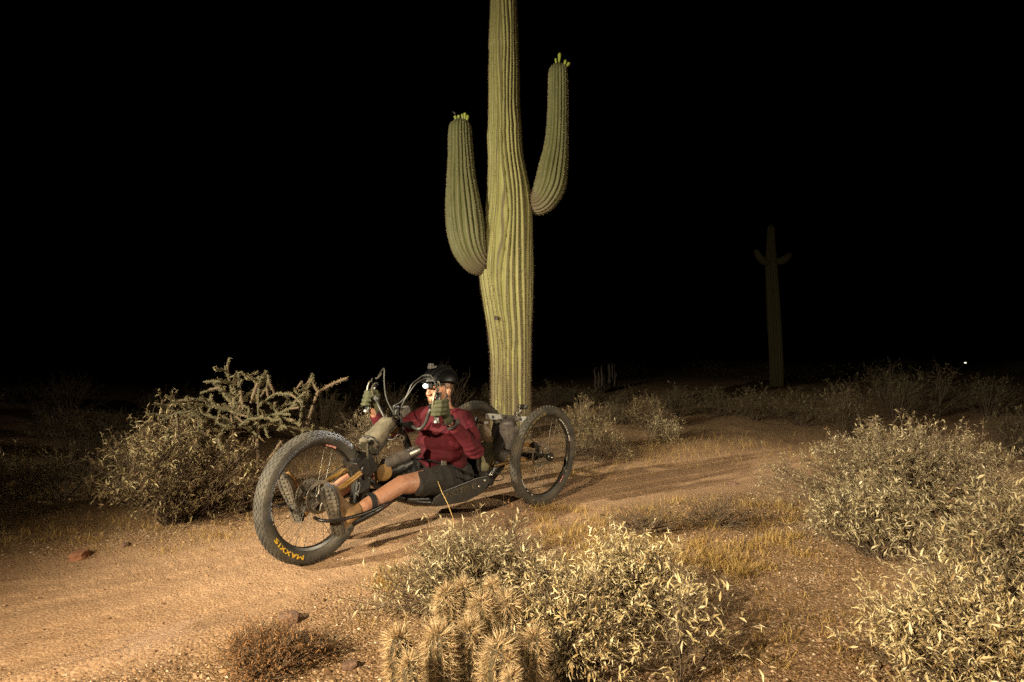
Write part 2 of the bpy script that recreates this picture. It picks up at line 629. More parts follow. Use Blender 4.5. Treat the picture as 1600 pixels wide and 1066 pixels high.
TF = np.stack([i + j, i + j + 1, i + TW + j + 1, i + TW + j], -1).reshape(-1, 4)[:, ::-1]
me = arr_mesh("dirt_trail", np.c_[TX.ravel(), TY.ravel(), TZ.ravel()], TF, {"trail": trail_w(TX, TY).ravel()}, True)
trail = link("dirt_trail", me, M['ground'])
tag(trail, "pale sandy dirt trail running under the handcycle", "trail", kind="structure")

# gravel: loose little stones, nobody could count them
rng = np.random.default_rng(11)


def stones(n, dmin, dmax, smin, smax, on_trail):
    d = dmin * (dmax / dmin) ** rng.random(n)
    lat = (rng.random(n) * 2 - 1) * 1.0
    x = lat * d * 0.98; y = d
    w = trail_w(x, y)
    keep = (rng.random(n) > w * (0.85 if not on_trail else 0.3))
    x, y, w = x[keep], y[keep], w[keep]
    n = len(x)
    s = smin * (smax / smin) ** (rng.random(n) ** 2.2) * (1 - 0.35 * w)
    z = terrain(x, y) + s * 0.15 + 0.004 * w
    base = np.array([[1, 0, 0], [0.1, 1, 0], [-1, 0.1, 0], [0, -1, 0], [0, 0, 0.8], [0, 0, -0.6]])
    tri = np.array([[0, 1, 4], [1, 2, 4], [2, 3, 4], [3, 0, 4], [1, 0, 5], [2, 1, 5], [3, 2, 5], [0, 3, 5]])
    V = base[None] * (0.75 + 0.5 * rng.random((n, 6, 3)))
    th = rng.random(n) * 6.283
    c, s2 = np.cos(th)[:, None], np.sin(th)[:, None]
    X = V[..., 0] * c - V[..., 1] * s2; Y = V[..., 0] * s2 + V[..., 1] * c
    V = np.stack([X, Y * (0.6 + 0.4 * rng.random((n, 1))), V[..., 2]], -1) * s[:, None, None]
    V += np.stack([x, y, z], -1)[:, None]
    F = tri[None] + (np.arange(n) * 6)[:, None, None]
    return V.reshape(-1, 3), F.reshape(-1, 3), np.repeat(rng.random(n), 6)


M['gravel'] = leaf_mat('gravel_stone', [(0.0, (0.1, 0.055, 0.03)), (0.35, (0.25, 0.15, 0.085)), (0.75, (0.38, 0.25, 0.15)), (1.0, (0.66, 0.54, 0.42))], 0.0, 0.9)
V1, F1, A1 = stones(60000, 1.5, 8.0, 0.0018, 0.0075, False)
V2, F2, A2 = stones(24000, 1.6, 6.5, 0.0013, 0.004, True)
V3, F3, A3 = stones(2600, 1.6, 7.0, 0.006, 0.016, True)
me = arr_mesh("gravel", np.vstack([V1, V2, V3]), np.vstack([F1, F2 + len(V1), F3 + len(V1) + len(V2)]), {"rnd": np.concatenate([A1, A2, A3 * .8])})
tag(link("gravel", me, M['gravel']), "loose tan gravel scattered over the desert ground", "gravel", kind="stuff")

# ------------------------------------------------------------------ rocks
M['rock'] = mat('red_rock', (0.3, 0.13, 0.07), (0.17, 0.075, 0.045), 14, 0.9, bump=0.8, bscale=40)
M['rock2'] = mat('brown_rock', (0.2, 0.12, 0.085), (0.11, 0.065, 0.05), 14, 0.9, bump=0.8, bscale=40)


def rock(px, py, sx, sy, sz, label, m, seed):
    g = on_ground(px, py)
    z = tz(g.x, g.y)
    mb = MB().ell((0, 0, 0), 1.0, nu=16, nv=11)
    V = []
    for v in mb.V:
        v = Vector(v)
        k = 1 + 0.34 * noise.noise(v * 1.3 + Vector((seed * 7.1, 0, 0))) + 0.14 * noise.noise(v * 3.4 + Vector((0, seed * 3, 0)))
        q = v * k
        q = Vector((max(-0.8, min(0.85, q.x)), max(-0.8, min(0.8, q.y)), max(-0.55, min(0.7, q.z))))
        V.append((q.x * sx, q.y * sy, q.z * sz))
    mb.V = V
    o = mb.build("rock", m, None, False, loc=(g.x, g.y, z + sz * 0.35))
    o.rotation_euler = (0, 0, seed * 1.7)
    tag(o, label, "rock")


rock(125, 872, 0.062, 0.045, 0.036, "rust red angular rock on the gravel left of the front wheel", M['rock'], 1)
rock(452, 984, 0.048, 0.034, 0.032, "brown rock beside the dead brown plant in the foreground", M['rock2'], 2)
rock(195, 857, 0.028, 0.022, 0.016, "small dark stone below the left brittlebush", M['rock2'], 3)
rock(545, 1056, 0.03, 0.024, 0.02, "small brown stone at the bottom edge left of the hedgehog cactus", M['rock2'], 4)
rock(1144, 757, 0.05, 0.03, 0.02, "dark flat stone on the trail edge beside the large right bush", M['rock2'], 5)


# ------------------------------------------------------------------ saguaros
def ribbed(path, radii, nribs, depth, seed, k=9, warp=0.35, dome=True):
    """ribbed cactus limb along a path; returns V, F, crest, up, and the spine roots"""
    P = np.asarray(path); n = len(P)
    rr = np.asarray(radii, dtype=float)
    s = np.concatenate([[0], np.cumsum(np.linalg.norm(np.diff(P, axis=0), axis=1))])
    u = np.linspace(0, s[-1], n)
    P = np.stack([np.interp(u, s, P[:, q]) for q in range(3)], -1); rr = np.interp(u, s, rr)
    T = np.gradient(P, axis=0); T /= np.linalg.norm(T, axis=1)[:, None]
    A = np.zeros_like(P)
    a = np.cross(T[0], [0, 1, 0]); a /= np.linalg.norm(a)
    for q in range(n):
        a = a - T[q] * np.dot(a, T[q]); a /= np.linalg.norm(a)
        A[q] = a
    B = np.cross(T, A)
    m = nribs * k
    th = np.linspace(0, 2 * np.pi, m, endpoint=False)
    s = np.concatenate([[0], np.cumsum(np.linalg.norm(np.diff(P, axis=0), axis=1))])
    TH, SS = np.meshgrid(th, s)
    W = warp * ((vnoise(np.cos(TH) * 2.2 + 7, SS * 0.9 + np.sin(TH) * 2.2, seed) - 0.5) * 2 + (vnoise(np.cos(TH) * 5 + 3, SS * 2.6 + np.sin(TH) * 5, seed + 1) - 0.5) * 0.7)
    ph = nribs * TH / (2 * np.pi) + W
    c = np.abs(np.sin(np.pi * ph))
    bulge = 1 + (vnoise(TH * 0.9, SS * 1.4, seed + 2) - 0.5) * 0.035
    RR = rr[:, None] * bulge * (1 - depth * (1 - c ** 0.75))
    V = P[:, None] + RR[..., None] * (A[:, None] * np.cos(TH)[..., None] + B[:, None] * np.sin(TH)[..., None])
    i = np.arange(n - 1)[:, None] * m; j = np.arange(m)[None]; j2 = (j + 1) % m
    F = np.stack([i + j, i + j2, i + m + j2, i + m + j], -1).reshape(-1, 4)
    # spine roots along the crests
    roots = []
    for q in range(0, n):
        cr = np.where((c[q] > np.roll(c[q], 1)) & (c[q] >= np.roll(c[q], -1)) & (c[q] > 0.9))[0]
        for w in cr:
            nrm = A[q] * math.cos(th[w]) + B[q] * math.sin(th[w])
            roots.append(np.concatenate([V[q, w], nrm, T[q], [s[q]]]))
    return V.reshape(-1, 3), F, c.ravel(), SS.ravel(), np.array(roots)


def spine_mesh(name, roots, per, lmin, lmax, width, seed, spread=0.9, rnd=None, down=0.0):
    rg = np.random.default_rng(seed)
    n = len(roots) * per
    P = np.repeat(roots[:, 0:3], per, 0); Nn = np.repeat(roots[:, 3:6], per, 0)
    d = Nn + rg.normal(size=(n, 3)) * spread * 0.6
    d[:, 2] -= down
    d /= np.linalg.norm(d, axis=1)[:, None]
    sd = np.cross(d, rg.normal(size=(n, 3))); sd /= np.linalg.norm(sd, axis=1)[:, None]
    L = (lmin + (lmax - lmin) * rg.random(n))[:, None]
    w = width * (0.7 + 0.6 * rg.random(n))[:, None]
    P = P - Nn * 0.003
    V = np.stack([P - sd * w, P + sd * w, P + d * L], 1).reshape(-1, 3)
    F = np.arange(n * 3).reshape(-1, 3)
    a = np.repeat(rg.random(n), 3)
    return arr_mesh(name, V, F, {"rnd": a})


def cactus_material(name, skin1, skin2, crest_col, cork=(0.12, 0.088, 0.06)):
    m, t, N, L, b = nt(name)
    b.inputs["Roughness"].default_value = 0.6
    b.inputs["Specular IOR Level"].default_value = 0.3
    tc = N.new("ShaderNodeTexCoord")
    a = N.new("ShaderNodeAttribute"); a.attribute_name = "crest"
    ck = N.new("ShaderNodeAttribute"); ck.attribute_name = "cork"
    nz = N.new("ShaderNodeTexNoise"); nz.inputs["Scale"].default_value = 5; nz.inputs["Detail"].default_value = 7
    mp = N.new("ShaderNodeMapping"); mp.inputs["Scale"].default_value = (3, 3, 0.6)
    L.new(tc.outputs["Object"], mp.inputs["Vector"]); L.new(mp.outputs[0], nz.inputs["Vector"])
    rp = N.new("ShaderNodeValToRGB")
    rp.color_ramp.elements[0].position = 0.35; rp.color_ramp.elements[1].position = 0.65
    rp.color_ramp.elements[0].color = (*skin2, 1); rp.color_ramp.elements[1].color = (*skin1, 1)
    L.new(nz.outputs["Fac"], rp.inputs["Fac"])
    # small dark pores and scars
    n2 = N.new("ShaderNodeTexNoise"); n2.inputs["Scale"].default_value = 55; n2.inputs["Detail"].default_value = 4
    L.new(tc.outputs["Object"], n2.inputs["Vector"])
    r2 = N.new("ShaderNodeMapRange"); r2.inputs["From Min"].default_value = 0.6; r2.inputs["From Max"].default_value = 0.75
    L.new(n2.outputs["Fac"], r2.inputs["Value"])
    m1 = N.new("ShaderNodeMix"); m1.data_type = 'RGBA'
    L.new(r2.outputs["Result"], m1.inputs["Factor"]); L.new(rp.outputs["Color"], m1.inputs["A"]); m1.inputs["B"].default_value = (*[x * 0.55 for x in skin2], 1)
    # crest line of woolly areoles
    r3 = N.new("ShaderNodeMapRange"); r3.inputs["From Min"].default_value = 0.9; r3.inputs["From Max"].default_value = 0.985; r3.inputs["To Max"].default_value = 0.8
    L.new(a.outputs["Fac"], r3.inputs["Value"])
    m2 = N.new("ShaderNodeMix"); m2.data_type = 'RGBA'
    L.new(r3.outputs["Result"], m2.inputs["Factor"]); L.new(m1.outputs["Result"], m2.inputs["A"]); m2.inputs["B"].default_value = (*crest_col, 1)
    n5 = N.new("ShaderNodeTexNoise"); n5.inputs["Scale"].default_value = 7; n5.inputs["Detail"].default_value = 8; n5.inputs["Roughness"].default_value = 0.75
    L.new(tc.outputs["Object"], n5.inputs["Vector"])
    r5 = N.new("ShaderNodeMapRange"); r5.inputs["From Min"].default_value = 0.63; r5.inputs["From Max"].default_value = 0.7; r5.inputs["To Max"].default_value = 0.85
    L.new(n5.outputs["Fac"], r5.inputs["Value"])
    mxm = N.new("ShaderNodeMath"); mxm.operation = 'MAXIMUM'
    L.new(r5.outputs["Result"], mxm.inputs[0]); L.new(ck.outputs["Fac"], mxm.inputs[1])
    m3 = N.new("ShaderNodeMix"); m3.data_type = 'RGBA'
    L.new(mxm.outputs[0], m3.inputs["Factor"]); L.new(m2.outputs["Result"], m3.inputs["A"]); m3.inputs["B"].default_value = (*cork, 1)
    L.new(m3.outputs["Result"], b.inputs["Base Color"])
    bp = N.new("ShaderNodeBump"); bp.inputs["Strength"].default_value = 0.35; bp.inputs["Distance"].default_value = 0.01
    L.new(n2.outputs["Fac"], bp.inputs["Height"]); L.new(bp.outputs["Normal"], b.inputs["Normal"])
    return m


M['saguaro'] = cactus_material('saguaro_skin', (0.275, 0.262, 0.105), (0.21, 0.2, 0.078), (0.085, 0.062, 0.04))
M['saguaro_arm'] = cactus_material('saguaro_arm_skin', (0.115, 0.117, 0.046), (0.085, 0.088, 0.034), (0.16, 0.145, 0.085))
M['saguaro_far'] = cactus_material('dimmed_saguaro_skin', (0.095, 0.092, 0.044), (0.07, 0.068, 0.033), (0.04, 0.035, 0.02))  # saguaro skin darkened, the weak light far off put into its colour
M['spine_dark'] = leaf_mat('dark_spine', [(0.0, (0.06, 0.04, 0.03)), (0.7, (0.15, 0.1, 0.07)), (1.0, (0.3, 0.22, 0.15))], 0.0, 0.7)
M['spine_pale'] = leaf_mat('pale_spine', [(0.0, (0.12, 0.09, 0.05)), (0.5, (0.3, 0.25, 0.15)), (1.0, (0.45, 0.4, 0.26))], 0.0, 0.7)
M['bud'] = mat('cactus_bud', (0.27, 0.3, 0.05), (0.19, 0.22, 0.04), 40, 0.5, bump=0.2, bscale=80)
M['driedbud'] = mat('dry_bud', (0.08, 0.06, 0.06), None, 40, 0.9)

SAG_Y = 7.5
prof = [(-160, 767, 803), (-60, 766, 806), (0, 766, 808), (70, 763, 811), (78, 764, 811), (110, 763, 812), (170, 763, 813), (205, 762, 816), (214, 761, 816), (250, 762, 819), (300, 760, 829), (340, 757, 833),
        (385, 751, 834), (425, 748, 834), (470, 754, 833), (520, 762, 831), (560, 766, 830), (600, 767, 829), (650, 767, 829), (700, 764, 832)]
pts = []
for py, xl, xr in prof[::-1]:
    p = at((xl + xr) / 2, py, SAG_Y)
    pts.append((p.x, p.y, p.z, (xr - xl) / 2 * SAG_Y / FPX))
pts[0] = (pts[0][0], pts[0][1], -0.15, pts[0][3])
top = pts[-1]
for dz, k in ((0.09, 0.86), (0.15, 0.6), (0.185, 0.25), (0.19, 0.02)):
    pts.append((top[0], top[1], top[2] + dz, top[3] * k))
sp_ = spline(pts, 300)
sag = empty("saguaro_cactus", (float(pts[0][0]), SAG_Y, 0.0))
off = np.array([pts[0][0], SAG_Y, 0.0])
Vt, Ft, Ct, St, Rt = ribbed(sp_[:, :3] - off, np.maximum(sp_[:, 3], 0.003), 26, 0.15, 21, k=7, warp=0.5)
trunk = link("trunk", arr_mesh("saguaro_trunk", Vt, Ft, {"crest": Ct + np.clip(.09 - St * .03, .01, .09), "cork": np.clip(0.95 - St * 0.5, 0, 0.75) * (vnoise(Vt[:, 0] * 25, Vt[:, 2] * 6, 3) > 0.35)}, True), M['saguaro'], sag)
wlow = np.clip((2.9 - Rt[:, 9]) / 2.2, 0, 1) > np.random.default_rng(8).random(len(Rt))
low = Rt[wlow]; high = Rt[~wlow]
tag(link("spines", spine_mesh("trunk_spines_low", low, 8, 0.012, 0.038, 0.0026, 4, 1.0, down=0.2), M['spine_dark'], trunk), kind="stuff")
tag(link("spines", spine_mesh("trunk_spines_high", high, 4, 0.008, 0.02, 0.0038, 5, 1.0), M['spine_dark'], trunk), kind="stuff")
# old woodpecker scar on the trunk
sc_ = at(775, 497, SAG_Y - 0.31)
mbs = MB(); mbs.lathe([(0.02, -0.012), (0.026, 0.004), (0.017, 0.007), (0.012, -0.008)], sc_ - Vector(off), (-.1, -1, 0.1), 14)
mbs.build("bark_scar", M['driedbud'], sag)


def arm(pix, Y, nribs, seed, buds):
    """pix: (px, py, half width px, depth offset)"""
    q = []
    for px, py, hw, dy in pix:
        p = at(px, py, Y + dy)
        q.append((p.x, p.y, p.z, hw * (Y + dy) / FPX))
    L = spline(q, 150)
    t = L[-1]; d = L[-1, :3] - L[-3, :3]; d /= np.linalg.norm(d)
    ex = [np.append(t[:3] + d * t[3] * a, t[3] * b) for a, b in ((0.25, 0.97), (0.5, 0.87), (0.72, 0.7), (0.9, 0.45), (0.98, 0.2), (1.0, 0.02))]
    L = np.vstack([L, ex])
    V, F, C, S, Rr = ribbed(L[:, :3] - off, np.maximum(L[:, 3], 0.002), nribs, 0.16, seed, k=8, warp=0.2)
    ck = np.clip(1 - (S - 0.4) / 0.16 + (vnoise(S * 14, C * 5, 4) - .5) * .8, 0, 1) * (0.6 + 0.4 * C)
    o = link("arm", arr_mesh("saguaro_arm", V, F, {"crest": C, "cork": ck}, True), M['saguaro_arm'], sag)
    tag(link("spines", spine_mesh("arm_spines", Rr, 6, 0.006, 0.017, 0.003, seed, 1.0), M['spine_pale'], o), kind="stuff")
    tip = Vector(L[-1, :3] - off)
    for bx, bz, lx, ln, w in buds:
        base = tip + Vector((bx * 1.1, -0.02, bz - 0.035))
        mb = MB()
        dv = Vector((lx, -0.08, 1)).normalized()
        mb.tube([base + dv * ln * f for f in (0, .25, .5, .75, .9, 1.0)], [w * .55, w * .7, w * .9, w * 1.08, w * 1.0, w * .45], 10)
        mb.build("flower_bud", M['bud'], o)
    return o, tip


armL, tipL = arm([(778, 396, 12, .22), (760, 411, 15, .08), (746, 409, 21, -.04), (734, 388, 27, -.08), (728, 358, 30, -.08), (724, 320, 28, -.08), (721, 280, 23, -.06), (720, 245, 20, -.05), (719, 215, 18.5, -.05), (719, 204, 18, -.05)],
                 SAG_Y - 0.12, 21, 41, [(-0.045, 0.0, -0.25, 0.075, 0.02), (-0.02, 0.01, 0.12, 0.07, 0.02), (0.035, 0.0, -0.1, 0.095, 0.018), (0.06, 0.0, -0.02, 0.11, 0.02), (0.075, -0.02, 0.22, 0.1, 0.019)])
mbd = MB(); mbd.tube([tipL + Vector((-.05, -.02, .03)), tipL + Vector((-.07, -.02, .07)), tipL + Vector((-.095, -.02, .09))], [.008, .013, .004], 7)
mbd.build("dried_flower", M['driedbud'], armL)
armR, tipR = arm([(806, 302, 10, .2), (824, 311, 15, .06), (844, 316, 20, -.03), (858, 294, 24.5, -.06), (864, 265, 23.5, -.06), (869, 232, 19.5, -.05), (871, 200, 17, -.04), (872, 160, 16, -.03), (872, 125, 15.5, -.03), (872, 115, 15, -.03)],
                 SAG_Y, 20, 57, [(0.012, 0.02, 0.04, 0.15, 0.023), (-0.02, 0.0, -0.15, 0.1, 0.014), (0.07, -0.01, 0.25, 0.09, 0.02), (0.09, -0.03, 0.7, 0.09, 0.02), (0.085, -0.05, 0.45, 0.06, 0.017)])
tag(sag, "tall pale green saguaro with two upright arms standing behind the handcycle", "cactus")

# distant saguaro on the right, hardly lit and its skin painted darker for dimness
FAR_Y = 21.0
fpts = []
for py, xl, xr in [(352, 1202, 1206), (358, 1199, 1210), (380, 1198, 1211), (410, 1196, 1214), (440, 1197, 1216), (500, 1199, 1220), (560, 1202, 1223), (612, 1203, 1224)][::-1]:
    p = at((xl + xr) / 2, py, FAR_Y); fpts.append((p.x, p.y, p.z, (xr - xl) / 2 * FAR_Y / FPX))
foff = np.array([fpts[0][0], FAR_Y, 0.0])
fs = empty("saguaro_cactus", foff)
fl = spline(fpts, 90)
V, F, C, S, Rr = ribbed(fl[:, :3] - foff, np.maximum(fl[:, 3], 0.01), 16, 0.2, 77, k=6, warp=0.1)
link("trunk", arr_mesh("far_trunk", V, F, {"crest": C, "cork": C * 0}, True), M['saguaro_far'], fs)
for pix in ([(1200, 412, 4), (1192, 410, 5), (1186, 404, 5), (1181, 396, 4.5), (1178, 391, 2.5)], [(1210, 409, 4), (1217, 409, 5.5), (1224, 406, 6), (1230, 401, 5), (1234, 398, 2.5)]):
    q = []
    for px, py, hw in pix:
        p = at(px, py, FAR_Y); q.append((p.x, p.y - 0.1, p.z, hw * FAR_Y / FPX))
    L = spline(q, 30)
    V, F, C, S, Rr = ribbed(L[:, :3] - foff, L[:, 3], 11, 0.18, 5, k=6, warp=0.05)
    link("arm", arr_mesh("far_arm", V, F, {"crest": C, "cork": C * 0}, True), M['saguaro_far'], fs)
tag(fs, "distant slender saguaro with two short raised arms, faint in the dark", "cactus")

# two dead cactus skeletons behind the trail
M['deadwood'] = mat('grey_dead_wood', (0.1, 0.08, 0.06), (0.05, 0.04, 0.03), 12, 0.95, bump=0.5, bscale=40)


def dead_stump(x0, x1, ytop, ybase, label, seed):
    rg = random.Random(seed)
    g = on_ground(0.5 * (x0 + x1), ybase + 4)
    Y = g.y
    root = empty("dead_cactus_stump", (g.x, Y, tz(g.x, Y) - 0.05))
    half = (x1 - x0) / 2 * Y / FPX
    hgt = at(x0, ytop, Y).z
    nst = 7
    for q in range(nst):
        a = 2 * math.pi * q / nst
        h = hgt * rg.choice([0.55, 0.7, 0.85, 1.0, 1.05, 0.4])
        mb = MB()
        r0 = half * 0.9
        x, y = r0 * math.cos(a), r0 * 0.8 * math.sin(a)
        P = [Vector((x * (1 + 0.08 * t) + rg.uniform(-.02, .02), y * (1 + .08 * t) + rg.uniform(-.02, .02), h * t)) for t in (0, .3, .6, .85, 1)]
        mb.tube(P, [half * .34, half * .3, half * .26, half * .18, half * .05], 6)
        mb.build("wood_rib", M['deadwood'], root)
    tag(root, label, "dead cactus")


dead_stump(929, 943, 573, 612, "weathered dead cactus stump with a forked ragged top, left of the pair", 3)
dead_stump(951, 963, 569, 606, "narrow weathered dead cactus stump, right of the pair behind the trail", 8)

# distant yard lamp
lp = at(1508, 567, 40.0)
dl = empty("distant_lamp", (lp.x, lp.y, tz(lp.x, lp.y)))
hz = lp.z - tz(lp.x, lp.y)
MB().tube([(0, 0, -0.3), (0, 0, max(hz, 0.3) - 0.1)], 0.07, 8).build("post", M['blackplastic'], dl)
MB().box((0, 0.05, hz + 0.13), (0.4, 0.3, 0.06)).build("lamp_hood", M['blackplastic'], dl, False)
MB().ell((0, -0.02, hz), (0.075, 0.05, 0.045)).build("lamp_globe", M['farlamp'], dl)
tag(dl, "tiny far-off lamp glowing in the darkness at the right", "lamp")

# ------------------------------------------------------------------ shrubs
M['leaf_sage'] = leaf_mat('brittlebush_leaf', [(0.0, (0.12, 0.07, 0.035)), (0.12, (0.17, 0.125, 0.065)), (0.4, (0.27, 0.222, 0.125)), (0.75, (0.42, 0.36, 0.225)), (1.0, (0.64, 0.56, 0.4))])
M['leaf_olive'] = leaf_mat('olive_brown_leaf', [(0.0, (0.07, 0.04, 0.02)), (0.25, (0.12, 0.08, 0.04)), (0.6, (0.19, 0.155, 0.075)), (0.85, (0.3, 0.25, 0.14)), (1.0, (0.5, 0.43, 0.28))])
M['leaf_pale'] = leaf_mat('pale_dry_leaf', [(0.0, (0.2, 0.12, 0.05)), (0.15, (0.36, 0.28, 0.14)), (0.5, (0.52, 0.43, 0.24)), (1.0, (0.74, 0.65, 0.46))])
M['leaf_dusk'] = leaf_mat('dimmed_leaf', [(0.0, (0.035, 0.023, 0.012)), (0.3, (0.055, 0.047, 0.024)), (0.7, (0.09, 0.08, 0.043)), (1.0, (0.16, 0.14, 0.085))])  # darker leaf copy for background bushes, their dimness put into the colour
M['leaf_brown'] = leaf_mat('brown_dead_leaf', [(0.0, (0.12, 0.055, 0.022)), (0.5, (0.26, 0.13, 0.055)), (1.0, (0.42, 0.24, 0.11))])
M['twig'] = mat('grey_brown_twig', (0.16, 0.115, 0.075), (0.085, 0.06, 0.04), 40, 0.9)
M['twig_dark'] = mat('dark_twig', (0.085, 0.055, 0.035), (0.05, 0.033, 0.022), 40, 0.9)
M['grass'] = leaf_mat('dry_grass', [(0.0, (0.22, 0.13, 0.04)), (0.5, (0.4, 0.26, 0.085)), (1.0, (0.58, 0.42, 0.17))], 0.35)

LEAF_V = np.array([[0, 0, 0], [.22, -.07, .03], [.22, .07, .03], [.52, -.105, .045], [.5, 0, -.01], [.52, .105, .045], [1, 0, -.2]])
LEAF_F = np.array([[0, 1, 4], [1, 3, 4], [0, 4, 2], [2, 4, 5], [3, 6, 4], [4, 6, 5]])


def unit(a):
    return a / np.maximum(np.linalg.norm(a, axis=-1, keepdims=True), 1e-9)


def ribbons(P0, P1, P2, r0, r1, sides=3):
    """thin 3-sided curved twigs, vectorised"""
    n = len(P0)
    ts = np.array([0, .3, .65, 1.0])
    pts = ((1 - ts) ** 2)[None, :, None] * P0[:, None] + (2 * ts * (1 - ts))[None, :, None] * P1[:, None] + (ts ** 2)[None, :, None] * P2[:, None]
    d = unit(P2 - P0)
    a = unit(np.cross(d, np.array([0.31, 0.52, 0.79])))
    b = np.cross(d, a)
    rr = r0[:, None] * (1 - ts)[None] + r1[:, None] * ts[None]
    k = np.arange(sides) * 2 * np.pi / sides
    off_ = a[:, None, None] * np.cos(k)[None, None, :, None] + b[:, None, None] * np.sin(k)[None, None, :, None]
    V = pts[:, :, None] + off_ * rr[:, :, None, None]
    V = V.reshape(-1, 3)
    m = len(ts)
    base = (np.arange(n) * m * sides)[:, None, None]
    q = np.arange(m - 1)[None, :, None] * sides
    j = np.arange(sides)[None, None]
    j2 = (j + 1) % sides
    F = np.stack([base + q + j, base + q + j2, base + q + sides + j2, base + q + sides + j], -1).reshape(-1, 4)
    return V, F


SINGLE = {}


def single_leaf(matname):
    """eight shared leaf meshes of each colour"""
    if matname not in SINGLE:
        L = []
        for q in range(8):
            rg = np.random.default_rng(q + 50)
            V = LEAF_V.copy()
            V[:, 2] += (V[:, 0] ** 2) * rg.uniform(-.6, .3)
            V[:, 1] *= rg.uniform(.8, 1.3)
            me_ = arr_mesh("leaf", V, LEAF_F, {"rnd": np.full(len(V), (q + .5) / 8)})
            me_.materials.append(M[matname])
            L.append(me_)
        SINGLE[matname] = L
    return SINGLE[matname]


def shrub(name, label, cat, base, rx, ry, h, seed, stems=40, twigs=6, leaves=3000, leaf_len=0.035, leafmat='leaf_sage', twigmat='twig',
          group=None, singles=0, low=0.25, lean=(0, 0), twig_len=0.16, fill=0.45, hollow=0.0):
    rg = np.random.default_rng(seed)
    bx, by = base
    root = empty(name, (bx, by, tz(bx, by) - 0.01))
    az = rg.random(stems) * 2 * np.pi
    a = rg.random(stems) ** 0.5
    lump = 1 + 0.22 * np.sin(az * 3 + seed) + 0.14 * np.sin(az * 5 + seed * 2.3)
    E = np.stack([rx * a * np.cos(az) * lump, ry * a * np.sin(az) * lump, h * np.sqrt(np.clip(1 - (a * 0.93) ** 2, 0.05, 1)) * (0.72 + 0.36 * rg.random(stems))], -1)
    E[:, 0] += lean[0] * E[:, 2]; E[:, 1] += lean[1] * E[:, 2]
    S = np.stack([E[:, 0] * .12 + rg.normal(size=stems) * rx * .06, E[:, 1] * .12 + rg.normal(size=stems) * ry * .06, np.zeros(stems)], -1)
    Cc = np.stack([E[:, 0] * .55, E[:, 1] * .55, E[:, 2] * .62], -1) + rg.normal(size=(stems, 3)) * 0.03 * h
    sv, sf = ribbons(S, Cc, E, np.full(stems, .0045 * (h / .6)), np.full(stems, .0016))
    # twigs
    n = stems * twigs
    t = (fill + (1 - fill) * rg.random(n))[:, None]
    ii = np.repeat(np.arange(stems), twigs)
    P = (1 - t) ** 2 * S[ii] + 2 * t * (1 - t) * Cc[ii] + t * t * E[ii]
    tan = unit(2 * (1 - t) * (Cc[ii] - S[ii]) + 2 * t * (E[ii] - Cc[ii]))
    d = unit(tan * .7 + rg.normal(size=(n, 3)) * .62 + np.array([0, 0, .25]))
    L = twig_len * (0.5 + 0.9 * rg.random(n))[:, None]
    Q = P + d * L
    Q[:, 2] = np.maximum(Q[:, 2], 0.03)
    mid = (P + Q) / 2 + rg.normal(size=(n, 3)) * 0.12 * L
    tv, tf = ribbons(P, mid, Q, np.full(n, .0019), np.full(n, .0008))
    me_ = arr_mesh("stems", np.vstack([sv, tv]), np.vstack([sf, tf + len(sv)]), None, True)
    link("stems", me_, M[twigmat], root)
    # leaves along the twigs, thicker at their ends
    k = rg.integers(0, n, leaves)
    u = (rg.random(leaves) ** 0.42)[:, None]
    LP = (1 - u) ** 2 * P[k] + 2 * u * (1 - u) * mid[k] + u * u * Q[k]
    LP += rg.normal(size=LP.shape) * 0.004
    ld = unit(d[k] * .65 + rg.normal(size=(leaves, 3)) * .75 + np.array([0, 0, .18]))
    ln = leaf_len * (0.38 + 1.0 * rg.random(leaves) ** 1.3)
    up = unit(np.array([0, 0, 1.0]) + rg.normal(size=(leaves, 3)) * .55)
    sd = unit(np.cross(up, ld)); nm = np.cross(ld, sd)
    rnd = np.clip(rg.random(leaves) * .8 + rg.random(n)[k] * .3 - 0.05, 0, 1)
    if hollow: rnd = np.where(rg.random(leaves) < hollow, rnd * .12, rnd)  # random leaves browned and darkened, interior shade put into the leaf colour
    if singles:
        world_ = LP + np.array([bx, by, 0])
        order = np.argsort(-(ln / np.hypot(world_[:, 0], world_[:, 1])) - (LP[:, 2] / h) * 0.006 + rg.random(leaves) * 0.004)
        pick = order[:singles]
        rest = np.setdiff1d(np.arange(leaves), pick)
        meshes = single_leaf(leafmat)
        for q in pick:
            o = bpy.data.objects.new("leaf", meshes[min(7, int(rnd[q] * 8))])
            COL.objects.link(o)
            o.parent = root
            s_ = float(ln[q])
            o.matrix_basis = Matrix(((ld[q, 0] * s_, sd[q, 0] * s_, nm[q, 0] * s_, LP[q, 0]), (ld[q, 1] * s_, sd[q, 1] * s_, nm[q, 1] * s_, LP[q, 1]),
                                     (ld[q, 2] * s_, sd[q, 2] * s_, nm[q, 2] * s_, LP[q, 2]), (0, 0, 0, 1)))
    else:
        rest = np.arange(leaves)
    m = len(rest)
    TV = np.repeat(LEAF_V[None], m, 0)
    TV[:, :, 2] += TV[:, :, 0] ** 2 * rg.uniform(-.7, .35, (m, 1))
    TV[:, :, 1] *= rg.uniform(.75, 1.35, (m, 1))
    TV = TV * ln[rest][:, None, None]
    V = LP[rest][:, None] + TV[..., 0:1] * ld[rest][:, None] + TV[..., 1:2] * sd[rest][:, None] + TV[..., 2:3] * nm[rest][:, None]
    nv = len(LEAF_V)
    F = LEAF_F[None] + (np.arange(m) * nv)[:, None, None]
    fo = link("foliage", arr_mesh("foliage", V.reshape(-1, 3), F.reshape(-1, 3), {"rnd": np.repeat(rnd[rest], nv)}), M[leafmat], root)
    fo["kind"] = "stuff"
